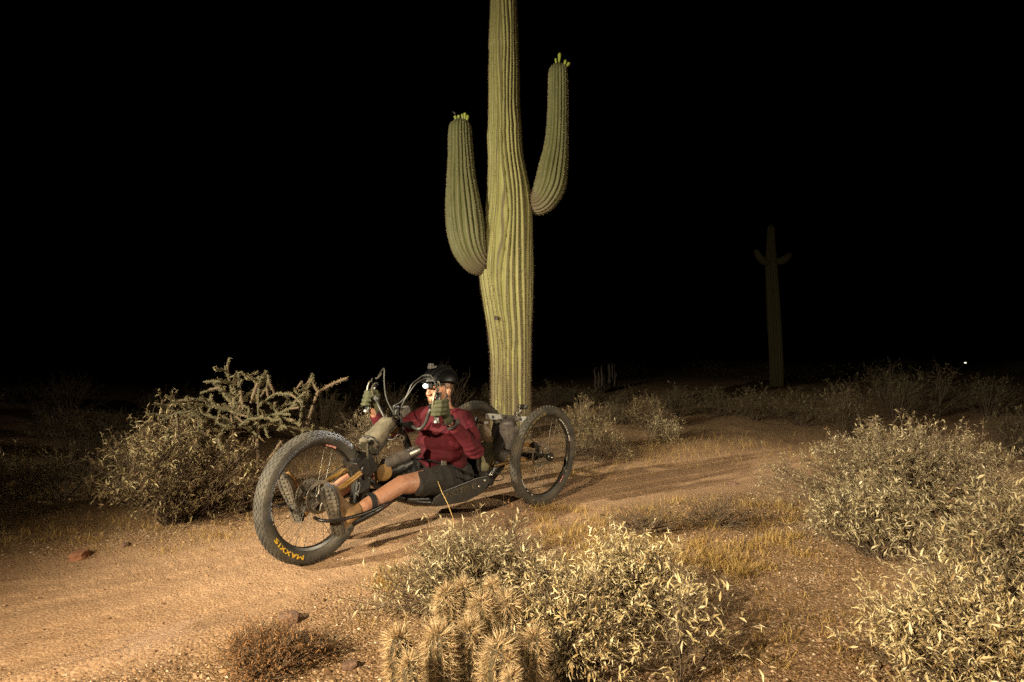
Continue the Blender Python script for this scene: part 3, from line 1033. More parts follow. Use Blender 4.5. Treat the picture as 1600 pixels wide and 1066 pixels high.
    tag(root, label, cat, group)
    return root


def pshrub(label, px, py, top, hw, seed, depth=None, cat="shrub", name="brittlebush", ratio=0.8, Y=None, **kw):
    """shrub by where its foot, crown height and half width show"""
    g = on_ground(px, py) if Y is None else Vector((at(px, 600, Y).x, Y, 0))
    h = at(px, top, g.y).z - tz(g.x, g.y)
    rx = hw * g.y / FPX
    return shrub(name, label, cat, (g.x, g.y), rx, rx * ratio if depth is None else depth, max(h, 0.12) * 0.97, seed, **kw)


# left of the trail
pshrub("dense brown-green brittlebush below the cholla, left of the front wheel", 280, 815, 645, 122, 1, stems=150, twigs=9, leaves=17000, leaf_len=.031, leafmat='leaf_olive', twigmat='twig_dark', hollow=.2, low=.1, fill=.25)
pshrub("loose sprawling brittlebush left of the dense bush, tip shoots sticking up", 200, 798, 692, 58, 2, stems=50, twigs=6, leaves=2600, leaf_len=.03, leafmat='leaf_olive', hollow=.15, fill=.3)
pshrub("small silvery shrub with upright shoots at the left, next to a golden grass tuft", 96, 782, 706, 46, 3, stems=40, twigs=6, leaves=1500, leaf_len=.03, leafmat='leaf_olive', hollow=.1)
pshrub("low leafy shrub cut by the left edge of the picture", 8, 786, 715, 62, 4, stems=40, twigs=6, leaves=1900, leaf_len=.03, leafmat='leaf_olive', hollow=.2)
pshrub("leafless brown twiggy shrub between the silvery shrub and the brittlebush", 132, 752, 700, 26, 5, stems=60, twigs=6, leaves=150, leaf_len=.02, leafmat='leaf_brown', twigmat='twig_dark')
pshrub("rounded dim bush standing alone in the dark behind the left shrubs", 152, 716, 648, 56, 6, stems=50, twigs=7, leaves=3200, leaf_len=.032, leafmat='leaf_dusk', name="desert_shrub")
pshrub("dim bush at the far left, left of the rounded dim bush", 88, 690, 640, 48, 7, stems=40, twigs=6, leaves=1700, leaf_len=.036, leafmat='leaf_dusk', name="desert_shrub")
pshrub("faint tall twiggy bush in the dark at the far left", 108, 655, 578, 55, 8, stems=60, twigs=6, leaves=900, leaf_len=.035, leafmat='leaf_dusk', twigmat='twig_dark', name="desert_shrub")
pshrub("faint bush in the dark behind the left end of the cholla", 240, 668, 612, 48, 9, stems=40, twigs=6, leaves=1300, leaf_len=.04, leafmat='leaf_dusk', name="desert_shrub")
# behind the handcycle
pshrub("fine-leaved bush behind the tan roll bag and the front wheel", 573, 742, 642, 44, 10, stems=70, twigs=8, leaves=5200, leaf_len=.017, leafmat='leaf_sage', hollow=.35, name="desert_shrub", fill=.25)
pshrub("dim bush in the dark behind the right branches of the cholla", 505, 690, 608, 50, 12, stems=50, twigs=7, leaves=2600, leaf_len=.028, leafmat='leaf_dusk', name="desert_shrub")
pshrub("dark bush behind the crank handles left of the helmet", 618, 672, 604, 34, 13, stems=40, twigs=6, leaves=1500, leaf_len=.03, leafmat='leaf_dusk', name="desert_shrub")
pshrub("dark twiggy bush rising behind the helmet", 700, 662, 566, 38, 14, stems=50, twigs=6, leaves=700, leaf_len=.03, leafmat='leaf_dusk', twigmat='twig_dark', name="desert_shrub")
# right of the rear wheel
pshrub("grey-green leafy bush right behind the rear wheel", 912, 716, 628, 40, 15, stems=80, twigs=8, leaves=4600, leaf_len=.028, leafmat='leaf_olive', hollow=.2)
pshrub("low grey bush at the trail edge right of the rear wheel", 936, 722, 672, 42, 16, stems=50, twigs=7, leaves=2600, leaf_len=.026, leafmat='leaf_olive', hollow=.2)
pshrub("round domed bush beyond the trail in the middle distance", 1012, 676, 622, 27, 17, stems=70, twigs=8, leaves=3600, leaf_len=.03, leafmat='leaf_olive', hollow=.3, name="desert_shrub")
pshrub("low yellowish bush in front of the round domed bush", 1036, 695, 657, 27, 18, stems=40, twigs=6, leaves=1500, leaf_len=.03, leafmat='leaf_sage', name="desert_shrub")
pshrub("dim grey bush left of the round domed bush", 958, 668, 632, 24, 19, stems=40, twigs=6, leaves=1600, leaf_len=.03, leafmat='leaf_dusk', name="desert_shrub")
DIM = [(905, 640, 606, 34, "dim bush directly right of the saguaro base"), (1062, 655, 612, 30, "dim bush right of the round domed bush"), (1120, 656, 610, 38, "dim bush midway between the domed bush and the distant saguaro"),
       (1178, 662, 612, 38, "dim bush left of the distant saguaro foot"), (1252, 668, 612, 42, "dim bush right of the distant saguaro foot"), (1328, 690, 598, 44, "dim bush behind the left shoulder of the large right bush"),
       (1400, 660, 584, 52, "dim broad bush in the dark above the large right bush"), (1462, 655, 570, 58, "tall dim bush left of the far-off lamp"), (1545, 655, 590, 48, "faint bush right of the far-off lamp"),
       (1592, 715, 648, 40, "dim bush at the right edge above the large right bush"), (1000, 640, 606, 40, "faint low bush in the dark behind the domed bush"), (860, 640, 600, 30, "dark bush at the right foot of the saguaro"),
       (1385, 640, 565, 40, "faint twiggy bush far behind the large right bush"), (320, 655, 600, 50, "faint bush in the dark behind the top of the cholla"), (30, 650, 606, 50, "faint bush in the dark at the left edge"),
       (420, 645, 598, 45, "faint bush in the dark right behind the cholla crown"), (560, 640, 598, 38, "faint bush in the dark between the cholla and the raised glove"), (765, 650, 606, 24, "dark bush at the left foot of the saguaro")]
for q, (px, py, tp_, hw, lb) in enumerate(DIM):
    pshrub(lb, px, py, tp_, hw, 100 + q, stems=40, twigs=6, leaves=1500, leaf_len=.042, leafmat='leaf_dusk', twigmat='twig_dark', name="desert_shrub", twig_len=.2, hollow=.2)  # darkened leaves and twigs stand in for weak light back here

# the far scrub that reads as one dark mass
rg_ = np.random.default_rng(5)
FV, FF, FA, nb = [], [], [], 0
for q in range(110):
    Y = rg_.uniform(22, 75)
    x = rg_.uniform(-1.0, 1.0) * Y
    if abs(x / Y - 0.797) < .05: continue
    h = rg_.uniform(.4, 1.0); w = rg_.uniform(.8, 1.8)
    m = 320
    p = rg_.normal(size=(m, 3)) * np.array([w * .5, w * .5, h * .32]) + np.array([x, Y, h * .45])
    p[:, 2] = np.abs(p[:, 2]) + tz(x, Y)
    d1 = unit(rg_.normal(size=(m, 3))) * .05; d2 = unit(np.cross(d1, rg_.normal(size=(m, 3)))) * .022
    FV.append(np.stack([p - d1, p + d2, p + d1, p - d2], 1).reshape(-1, 3)); FF.append(np.arange(m * 4).reshape(-1, 4) + nb); FA.append(np.repeat(rg_.random(m), 4)); nb += m * 4
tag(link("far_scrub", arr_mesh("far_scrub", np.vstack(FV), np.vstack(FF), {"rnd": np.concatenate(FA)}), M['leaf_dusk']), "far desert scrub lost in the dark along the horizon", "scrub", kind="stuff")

# the large bushes on the right
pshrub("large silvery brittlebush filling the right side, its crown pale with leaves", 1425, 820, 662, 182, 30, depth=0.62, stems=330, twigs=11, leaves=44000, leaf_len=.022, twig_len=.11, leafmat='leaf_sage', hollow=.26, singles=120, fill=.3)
pshrub("rounded brittlebush in front of the large one, bare grey stems below its leaves", 1372, 880, 752, 84, 31, stems=140, twigs=8, leaves=7500, leaf_len=.029, leafmat='leaf_sage', hollow=.1, singles=120, fill=.6, twig_len=.12)
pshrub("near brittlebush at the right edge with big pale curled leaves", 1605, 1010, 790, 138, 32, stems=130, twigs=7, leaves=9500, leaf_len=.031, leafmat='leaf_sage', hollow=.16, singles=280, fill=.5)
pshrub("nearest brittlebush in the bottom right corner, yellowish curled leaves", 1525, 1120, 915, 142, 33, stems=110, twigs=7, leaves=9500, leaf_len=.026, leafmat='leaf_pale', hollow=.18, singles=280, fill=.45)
# foreground
pshrub("olive-leaved low brittlebush behind the hedgehog cactus", 745, 965, 852, 128, 34, stems=150, twigs=8, leaves=11000, leaf_len=.026, leafmat='leaf_sage', hollow=.2, singles=200, fill=.3)
pshrub("pale leafy brittlebush in the foreground, brightest of all, right of the hedgehog cactus", 985, 1000, 866, 78, 35, stems=120, twigs=8, leaves=9500, leaf_len=.025, leafmat='leaf_pale', hollow=.16, singles=300, fill=.4)
pshrub("yellow leafy brittlebush at the bottom edge between hedgehog cactus and pale bush", 900, 1075, 912, 80, 36, stems=110, twigs=7, leaves=7000, leaf_len=.023, leafmat='leaf_pale', hollow=.18, singles=250, fill=.35)
pshrub("sparse thin-stemmed plant with few pale leaves right of the foreground brittlebush", 1065, 1085, 930, 80, 37, stems=22, twigs=5, leaves=420, leaf_len=.034, leafmat='leaf_pale', singles=60, fill=.5)
pshrub("dead brown plant at the bottom edge left of the hedgehog cactus", 420, 1062, 1018, 70, 38, stems=120, twigs=8, leaves=9000, leaf_len=.012, leafmat='leaf_brown', twigmat='twig', name="dead_plant", cat="dead plant", fill=.2, twig_len=.07)
pshrub("dry brown sprig standing at the trail edge behind the foreground brittlebush", 800, 868, 808, 20, 39, stems=16, twigs=5, leaves=200, leaf_len=.02, leafmat='leaf_brown', twigmat='twig_dark', name="dry_sprig", cat="dry plant")
pshrub("low tangle of dead brown stems beyond the pale foreground bush", 1010, 846, 828, 55, 40, stems=40, twigs=7, leaves=900, leaf_len=.014, leafmat='leaf_brown', twigmat='twig', name="dead_plant", cat="dead plant", ratio=.4)
pshrub("flat dark patch of dead twigs left of the large right bush", 1115, 836, 822, 45, 41, stems=30, twigs=7, leaves=700, leaf_len=.014, leafmat='leaf_brown', twigmat='twig', name="dead_plant", cat="dead plant", ratio=.4)

# ------------------------------------------------------------------ dry grass
GVx, GFx, GAx, gb = [], [], [], 0


def tuft(px, py, n, spread_px, hgt, seed):
    global gb
    rg = np.random.default_rng(seed)
    g = on_ground(px, py)
    s = spread_px * g.y / FPX
    x = g.x + rg.normal(size=n) * s; y = g.y + rg.normal(size=n) * s * .7
    z = terrain(x, y)
    P = np.stack([x, y, z], -1)
    d = unit(np.stack([rg.normal(size=n) * .5, rg.normal(size=n) * .5, np.ones(n)], -1))
    L = (hgt * (.45 + .75 * rg.random(n)))[:, None]
    bend = np.stack([rg.normal(size=n), rg.normal(size=n), -np.abs(rg.normal(size=n)) * .3], -1) * L * .16
    sd = unit(np.stack([rg.normal(size=n), rg.normal(size=n), np.zeros(n)], -1)) * (.0011 + .0009 * rg.random(n))[:, None]
    a = P; b = P + d * L * .5; c = P + d * L + bend
    V = np.stack([a - sd, a + sd, b + sd * .8, b - sd * .8, c], 1).reshape(-1, 3)
    base = (np.arange(n) * 5)[:, None]
    F = np.vstack([base + np.array([[0, 1, 2]]), base + np.array([[0, 2, 3]]), base + np.array([[3, 2, 4]])])
    GVx.append(V); GFx.append(F + gb); GAx.append(np.repeat(rg.random(n), 5)); gb += n * 5


for q, (px, py, n, sp, hg) in enumerate([
    (1130, 885, 380, 13, .17), (1147, 905, 260, 10, .13), (1085, 870, 260, 18, .12), (1180, 870, 260, 22, .12), (920, 865, 260, 7, .14), (985, 868, 320, 16, .1), (870, 830, 420, 34, .1), (960, 812, 420, 40, .1),
    (1020, 812, 300, 34, .1), (1230, 855, 260, 30, .1), (1260, 880, 240, 30, .1), (600, 930, 320, 10, .16), (618, 905, 260, 18, .1), (1100, 705, 700, 60, .2), (1180, 698, 600, 50, .2), (1040, 715, 600, 50, .16),
    (985, 728, 450, 40, .14), (930, 742, 420, 26, .12), (60, 770, 900, 24, .2), (30, 830, 400, 40, .07), (120, 840, 500, 60, .06), (260, 838, 500, 70, .07), (350, 838, 400, 40, .08), (170, 815, 400, 30, .1),
    (20, 740, 500, 40, .2), (880, 745, 350, 20, .12), (815, 740, 300, 16, .14), (780, 735, 250, 12, .12), (1300, 960, 220, 60, .07), (1180, 960, 200, 60, .06), (1150, 1020, 160, 60, .06), (470, 1040, 140, 40, .06),
    (390, 1035, 300, 30, .09), (560, 985, 120, 20, .07), (1090, 780, 250, 60, .06), (1210, 800, 250, 40, .08), (360, 745, 300, 40, .2), (480, 745, 300, 40, .2), (1280, 720, 300, 30, .2), (760, 860, 160, 26, .09),
    (1240, 985, 160, 40, .06), (1010, 690, 300, 60, .12), (700, 735, 300, 40, .14), (640, 740, 300, 40, .14), (550, 745, 300, 40, .14)]):
    tuft(px, py, int(n * .34), sp * 1.3, hg * .7, 900 + q)
rgt = random.Random(77)
for q in range(130):
    tuft(rgt.uniform(840, 1260), rgt.uniform(795, 905), rgt.randint(18, 48), rgt.uniform(5, 14), rgt.uniform(.035, .085), 1500 + q)
for q in range(40):
    tuft(rgt.uniform(0, 380), rgt.uniform(815, 870), rgt.randint(10, 26), rgt.uniform(5, 14), rgt.uniform(.03, .06), 1700 + q)
for q in range(30):
    tuft(rgt.uniform(1100, 1400), rgt.uniform(900, 1060), rgt.randint(8, 20), rgt.uniform(5, 14), rgt.uniform(.03, .06), 1800 + q)
tag(link("dry_grass", arr_mesh("dry_grass", np.vstack(GVx), np.vstack(GFx), {"rnd": np.concatenate(GAx)}), M['grass']), "short golden dry grass scattered over the ground", "grass", kind="stuff")

# one long stalk in front of the rider
g0 = on_ground(706, 885)
ps = [g0] + [at(x, y, g0.y) for x, y in ((709, 840), (708, 810), (700, 788), (690, 768), (684, 752))]
mb = MB(); mb.tube([p - g0 for p in ps], [.0016, .0016, .0018, .002, .0018, .001], 6)
st_ = mb.build("grass_stalk", M['grass'], None, loc=g0)
me_a = st_.data.attributes.new("rnd", 'FLOAT', 'POINT'); me_a.data.foreach_set("value", [1.0] * len(st_.data.vertices))
tag(st_, "single long pale grass stalk bending in front of the black shorts", "grass stalk")

# dead twigs lying about
def ground_twig(p0, p1, label, r=.005):
    a, b = on_ground(*p0), on_ground(*p1)
    a.z, b.z = tz(a.x, a.y) + r, tz(b.x, b.y) + r
    base = (a + b) / 2
    rg = random.Random(int(p0[0]))
    P = [a.lerp(b, t) + Vector((rg.uniform(-.01, .01), rg.uniform(-.01, .01), rg.uniform(0, .012))) - base for t in (0, .2, .4, .6, .8, 1)]
    mb = MB().tube(P, [r, r * .9, r * .95, r * .8, r * .6, r * .3], 6)
    o = mb.build("fallen_twig", M['twig_dark'], None, loc=base)
    side = MB().tube([P[2], P[2] + Vector((.04, .03, .015)), P[2] + Vector((.07, .07, .02))], [r * .5, r * .4, r * .15], 5)
    side.build("side_twig", M['twig_dark'], o)
    tag(o, label, "twig")


ground_twig((470, 1000), (515, 1030), "dead twig on the gravel between the dead plant and hedgehog cactus", .004)
ground_twig((940, 806), (985, 838), "dark dead branch lying on the gravel beyond the pale foreground bush", .008)
ground_twig((1155, 873), (1165, 850), "short dark twig by the golden grass right of the pale bush", .004)

# ------------------------------------------------------------------ cholla
M['cholla'] = mat('cholla_skin', (0.058, 0.052, 0.021), (0.03, 0.026, 0.013), 14, 0.8, bump=0.4, bscale=60)
M['cholla_dry'] = mat('cholla_dry_skin', (0.12, 0.08, 0.048), (0.06, 0.042, 0.028), 14, 0.9, bump=0.5, bscale=60)
M['cholla_spine'] = leaf_mat('cholla_spine', [(0.0, (0.12, 0.08, 0.04)), (0.5, (0.25, 0.2, 0.1)), (1.0, (0.42, 0.35, 0.2))], 0.0, 0.7)


def cholla_joint(seed, spiny, skin, spn):
    """one knobbly spiny joint, one unit long"""
    rg = np.random.default_rng(seed)
    nz_, na = 22, 14
    V = []
    for q in range(nz_):
        t = q / (nz_ - 1)
        r = .115 * (math.sin(math.pi * min(1, max(0, .08 + t * .86))) ** .35)
        for w in range(na):
            a = 2 * math.pi * w / na
            k = 1 + .3 * max(0, math.cos(a * 5 + t * 9)) * max(0, math.cos(t * 60 - (a * 2))) + rg.normal() * .05
            V.append((r * k * math.cos(a), r * k * math.sin(a), t))
    F = [(q * na + w, q * na + (w + 1) % na, (q + 1) * na + (w + 1) % na, (q + 1) * na + w) for q in range(nz_ - 1) for w in range(na)]
    nf = len(F)
    F3 = []
    base = len(V)
    for q in range(spiny):
        t = rg.random() ** .8; a = rg.random() * 6.283
        p = np.array([.12 * math.cos(a), .12 * math.sin(a), .04 + t * .94])
        d = np.array([math.cos(a), math.sin(a), .25]) + rg.normal(size=3) * .55; d /= np.linalg.norm(d)
        s = np.cross(d, rg.normal(size=3)); s /= np.linalg.norm(s)
        L = rg.uniform(.07, .2)
        V += [tuple(p - s * .009), tuple(p + s * .009), tuple(p + d * L)]
        F3.append((base, base + 1, base + 2)); base += 3
    me_ = bpy.data.meshes.new("joint")
    me_.from_pydata(V, [], F + F3)
    me_.materials.append(M[skin]); me_.materials.append(M[spn])
    me_.polygons.foreach_set("material_index", [0] * nf + [1] * len(F3))
    me_.polygons.foreach_set("use_smooth", [True] * nf + [False] * len(F3))
    av = me_.attributes.new("rnd", 'FLOAT', 'POINT')
    av.data.foreach_set("value", np.repeat(rg.random(len(V) // 3 + 1), 3)[:len(V)].astype(np.float32))
    return me_


JG = [cholla_joint(q, 90, 'cholla', 'cholla_spine') for q in range(3)]
JD = [cholla_joint(q + 10, 45, 'cholla_dry', 'cholla_spine') for q in range(2)]
CY = on_ground(378, 806).y
cb = at(385, 806, CY)
cholla = empty("cholla_cactus", (cb.x, CY, tz(cb.x, CY)))
CO = Vector(cholla.location)
rgc = random.Random(4)


def chain_px(pl, dy0, dy1, width, dry, jl=.12):
    P = [at(px, py, CY + dy0 + (dy1 - dy0) * i / max(1, len(pl) - 1)) for i, (px, py) in enumerate(pl)]
    for a, b in zip(P[:-1], P[1:]):
        L = (b - a).length
        k = max(1, round(L / jl))
        for q in range(k):
            p, r = a.lerp(b, q / k), a.lerp(b, (q + 1) / k)
            joint(p, r, width, dry)
    if not dry:
        # short side joints budding off the branch
        for a, b in zip(P[:-1], P[1:]):
            for q in range(2):
                o_ = a.lerp(b, rgc.uniform(.35, 1))
                d_ = ((b - a).normalized() * .4 + Vector((rgc.gauss(0, .7), rgc.gauss(0, .7), rgc.gauss(.25, .6)))).normalized()
                e_ = o_ + d_ * rgc.uniform(.06, .11)
                joint(o_, e_, width * .9, rgc.random() < .25)
                if rgc.random() < .6:
                    joint(e_, e_ + (d_ + Vector((rgc.gauss(0, .6), rgc.gauss(0, .6), rgc.gauss(.1, .5)))).normalized() * rgc.uniform(.05, .09), width * .85, False)
    return P


def joint(p, r, width, dry):
    d = r - p
    me_ = rgc.choice(JD if dry else JG)
    o = bpy.data.objects.new("joint", me_)
    COL.objects.link(o)
    o.parent = cholla
    o.location = p - CO
    o.rotation_mode = 'QUATERNION'
    o.rotation_quaternion = d.to_track_quat('Z', 'Y') @ Matrix.Rotation(rgc.uniform(0, 6.28), 3, 'Z').to_quaternion()
    w = width / .12
    o.scale = (w, w, d.length * 1.06)


for pl, rr in (([(380, 808), (376, 775), (378, 745), (371, 715), (366, 690), (368, 655), (376, 630)], .022), ([(392, 800), (396, 770), (404, 735), (402, 690), (404, 650)], .019), ([(385, 800), (410, 760), (432, 735), (470, 700)], .014)):
    Q = spline([tuple(at(x, y, CY + (.1 if rr < .02 else 0)) - CO) for x, y in pl], 20)
    MB().tube([Vector(v) + Vector((rgc.uniform(-.004, .004), rgc.uniform(-.004, .004), 0)) for v in Q], [rr * (1 - .45 * i / 19) * rgc.uniform(.88, 1.12) for i in range(20)], 9).build("trunk", M['cholla_dry'], cholla)
GREEN = [([(368, 660), (365, 622), (360, 598), (352, 573)], 0, -.1), ([(364, 600), (340, 593)], -.05, -.15), ([(378, 650), (374, 612), (373, 582)], 0, .05), ([(404, 650), (404, 620), (404, 588)], 0, 0), ([(404, 596), (384, 590)], 0, .05),
         ([(374, 648), (345, 637), (312, 632), (290, 640), (256, 655)], 0, -.2), ([(300, 635), (268, 628)], -.1, -.2), ([(312, 634), (299, 624)], -.1, -.1), ([(292, 641), (270, 668), (258, 692)], -.12, -.3), ([(330, 636), (318, 660)], -.1, -.2),
         ([(372, 655), (352, 668), (338, 690)], 0, -.25), ([(345, 640), (338, 662)], -.1, -.25), ([(404, 634), (430, 615), (456, 616)], 0, -.1), ([(404, 652), (438, 646), (464, 632)], 0, -.15), ([(418, 628), (440, 652), (470, 664)], .05, -.1),
         ([(468, 662), (473, 632), (475, 601)], -.05, -.05), ([(474, 626), (460, 607)], -.05, -.1), ([(404, 668), (425, 660), (448, 668)], 0, -.2), ([(448, 668), (488, 672)], -.1, -.1), ([(402, 680), (380, 665), (350, 655)], 0, .2), ([(310, 640), (282, 655)], .1, .2),
         ([(430, 640), (462, 628)], .2, .25), ([(380, 625), (392, 612), (404, 606)], .05, .1), ([(350, 640), (322, 625)], .15, .25), ([(452, 668), (470, 690), (520, 672)], .1, .15), ([(340, 600), (352, 612), (368, 625)], -.1, 0),
         ([(376, 640), (352, 620), (345, 604)], .1, .2), ([(404, 660), (384, 645), (360, 640)], -.12, -.22), ([(372, 668), (388, 655), (418, 652)], -.1, -.2), ([(300, 640), (312, 660), (308, 682)], -.05, -.2)]
for pl, a, b in GREEN: chain_px(pl, a, b, .0088, False, .09)
DRY = [([(470, 690), (484, 650), (490, 632), (497, 612)], .05, .05), ([(497, 612), (490, 600), (487, 588)], .05, .05), ([(497, 612), (524, 598), (542, 591)], .05, .02), ([(404, 740), (430, 705), (440, 690)], 0, -.05), ([(380, 640), (376, 612)], -.05, -.05), ([(392, 630), (402, 600)], -.08, -.08),
       ([(404, 730), (425, 715), (455, 705)], .05, .1), ([(370, 690), (350, 700)], 0, -.05)]
for pl, a, b in DRY: chain_px(pl, a, b, .0115, True)
tag(cholla, "spiny branching cholla with knobbly arms behind the front wheel", "cactus")

# ------------------------------------------------------------------ hedgehog cactus
M['hedgehog'] = cactus_material('hedgehog_skin', (0.075, 0.06, 0.032), (0.045, 0.036, 0.02), (0.16, 0.12, 0.07))
M['straw'] = leaf_mat('straw_spine', [(0.0, (0.26, 0.16, 0.08)), (0.4, (0.5, 0.36, 0.2)), (1.0, (0.78, 0.64, 0.43))], 0.25, 0.6)
hb = at(735, 1066, 1.78)
hog = empty("hedgehog_cactus", (hb.x, 1.8, tz(hb.x, 1.8)))
HO = np.array(hog.location)
HOG = [(622, 990, 1.72, .033), (640, 1028, 1.60, .022), (684, 985, 1.72, .034), (733, 976, 1.78, .031), (780, 1003, 1.66, .036), (836, 988, 1.74, .031), (800, 1052, 1.56, .02), (796, 1026, 1.63, .018), (697, 922, 1.98, .033), (724, 914, 2.03, .031), (752, 936, 1.9, .034),
       (769, 911, 2.06, .026), (795, 934, 1.93, .033)]
for q, (px, py, Y, r) in enumerate(HOG):
    r *= 1.22
    p = at(px, py, Y)
    lean_ = np.array([(px - 735) * .00022, (1.8 - Y) * .25, 0])
    h = p.z
    bs = np.array([p.x, p.y, 0]) - HO - lean_ * 1.2
    tp3 = np.array([p.x, p.y, h]) - HO
    bs[2] = -.02
    tt_ = np.linspace(0, 1, 36)[:, None]
    path = bs * (1 - tt_) + tp3 * tt_ - lean_ * (tt_ * (1 - tt_))
    rr_ = r * np.clip(np.sqrt(np.clip(1 - ((tt_[:, 0] - (1 - r / h * 1.1)) / (r / h * 1.1)).clip(0, 1) ** 2, 0.0004, 1)), .02, 1) * (.86 + .14 * np.sin(tt_[:, 0] * 3))
    V, F, C, S, Rr = ribbed(path, rr_, 11, .2, 300 + q, k=6, warp=.05)
    o = link("stem", arr_mesh("hedgehog_stem", V, F, {"crest": C, "cork": np.clip(.5 - S * 4, 0, .6)}, True), M['hedgehog'], hog)
    # crown of spines on the tip
    tipdir = (tp3 - path[-6]); tipdir /= np.linalg.norm(tipdir)
    tr_ = np.zeros((46, 10)); sp0 = unit(np.random.default_rng(q).normal(size=(46, 3)) + tipdir * .7); tr_[:, :3] = tp3 - tipdir * r * .5 + sp0 * r * .5; tr_[:, 3:6] = sp0; tr_[:, 9] = 1
    k_ = r / .034
    s1 = spine_mesh("hedgehog_spines", Rr, 8, .014 * k_, .034 * k_, .0013, 500 + q, 1.0)
    s2_ = spine_mesh("hedgehog_crown", tr_, 5, .024 * k_, .05 * k_, .0015, 700 + q, .45)
    for sx in (s1, s2_):
        so = link("spines", sx, M['straw'], o)
        so["kind"] = "stuff"
tag(hog, "clump of straw-spined hedgehog cactus stems at the bottom of the picture", "cactus")

# ------------------------------------------------------------------ handcycle (local: x forward, y to the rider's left, z up)
TO = Vector((-0.030, 4.495, 0.004))
TYAW = R(231)
cyc = empty("handcycle", TO, TYAW)
TROT = Matrix.Rotation(TYAW, 3, 'Z')


def twheel(loc, Rr, rt, lt, steer, camber, tm, knob_rows, n_spokes=28, kh=.0085):
    w = empty("wheel", loc, 0, cyc)
    w.rotation_euler = (camber, 0, steer)
    Rc = Rr - rt
    mb = MB()
    pr = []
    for q in range(18):
        a = 2 * math.pi * q / 18
        c_, s_ = math.cos(a), math.sin(a)
        pr.append((Rc + rt * (abs(c_) ** .85) * (1 if c_ > 0 else -1), lt * (abs(s_) ** .8) * (1 if s_ > 0 else -1)))
    mb.lathe(pr, (0, 0, 0), (0, 1, 0), 96, True)
    nk = 64
    rgk = random.Random(3)
    for q in range(nk):
        for ri, (yy, ww) in enumerate(knob_rows):
            a = 2 * math.pi * (q + (.5 if ri % 2 else 0)) / nk
            f = yy / lt
            rr = Rc + rt * math.sqrt(max(0, 1 - abs(f) ** 2.4)) + .0005
            tilt = Matrix.Rotation(-f * .75, 3, 'X')
            rot = Matrix.Rotation(-a, 3, 'Y') @ Matrix(((0, 0, 1), (0, 1, 0), (-1, 0, 0))).transposed() if False else Matrix.Rotation(math.pi / 2 - a, 3, 'Y') @ tilt
            mb.box((rr * math.cos(a), yy, rr * math.sin(a)), (.0165 * rgk.uniform(.8, 1.1), ww, kh), rot)
    mb.build("tyre", tm, w)
    ri = Rc - rt
    MB().lathe([(ri + .008, -.015), (ri + .004, -.018), (ri - .012, -.013), (ri - .016, -.006), (ri - .016, .006), (ri - .012, .013), (ri + .004, .018), (ri + .008, .015)], (0, 0, 0), (0, 1, 0), 96, True).build("rim", M['rim'], w)
    hb_ = MB()
    hb_.lathe([(.007, -.062), (.011, -.06), (.012, -.04), (.026, -.034), (.026, -.028), (.014, -.022), (.013, .022), (.026, .028), (.026, .034), (.012, .04), (.011, .06), (.007, .062)], (0, 0, 0), (0, 1, 0), 18)
    hb_.build("hub", M['black'], w)
    sm = []
    for sd in (-1, 1):
        for tw in (-1, 1):
            b_ = MB()
            b_.tube([(.024 * math.sin(tw * 1.1), sd * .031, .024 * math.cos(1.1)), (0, sd * .006, ri - .012)], .0015, 5)
            b_.tube([(.0, sd * .0075, ri - .028), (0, sd * .006, ri - .012)], .0021, 5)
            x = b_.mesh("spoke"); x.materials.append(M['spoke']); sm.append(x)
    for q in range(n_spokes):
        o = bpy.data.objects.new("spoke", sm[q % 4])
        COL.objects.link(o); o.parent = w
        o.rotation_euler = (0, 2 * math.pi * q / n_spokes, 0)
    return w, Rc, ri


GLYPH = {'M': [[(0, 0), (0, 1)], [(0, 1), (.5, .35)], [(.5, .35), (1, 1)], [(1, 1), (1, 0)]], 'A': [[(0, 0), (.5, 1)], [(.5, 1), (1, 0)], [(.22, .34), (.78, .34)]],
         'X': [[(0, 0), (1, 1)], [(0, 1), (1, 0)]], 'I': [[(.5, 0), (.5, 1)]], 'S': [[(0, .08), (.75, .08)], [(.75, .08), (.95, .3)], [(.95, .3), (.1, .68)], [(.1, .68), (.3, .92)], [(.3, .92), (1, .92)]]}
GW_ = {'M': 1.0, 'A': .85, 'X': .8, 'I': .25, 'S': .75}


def arc_text(body, w, phi0, span, r0, height, yf, material, stroke=.24):
    """bold lettering bent round the wheel, tops outward; phi is the angle seen from the left side"""
    tot = sum(GW_[c] for c in body) + .32 * (len(body) - 1)
    V, F, x0 = [], [], 0.0
    for c in body:
        for k_, ((ax, ay), (bx, by)) in enumerate(GLYPH[c]):
            a = Vector((x0 + ax * GW_[c], ay)); b = Vector((x0 + bx * GW_[c], by))
            d = (b - a).normalized(); n = Vector((-d.y, d.x)) * stroke / 2
            a, b = a - d * .06, b + d * .06
            base = len(V)
            for t in range(8):
                for p in (a.lerp(b, t / 7) - n, a.lerp(b, t / 7), a.lerp(b, t / 7) + n):
                    ph = phi0 - (p.x / tot) * span
                    r = r0 + (p.y - .5) * height
                    V.append((-r * math.cos(ph), float(yf(np.array(r))) + .0008 + .0003 * k_, r * math.sin(ph)))
                if t:
                    q = base + t * 3
                    F += [(q - 3, q, q + 1, q - 2), (q - 2, q + 1, q + 2, q - 1)]
        x0 += GW_[c] + .32
    return MB().add(V, F).build("lettering", material, w, False)


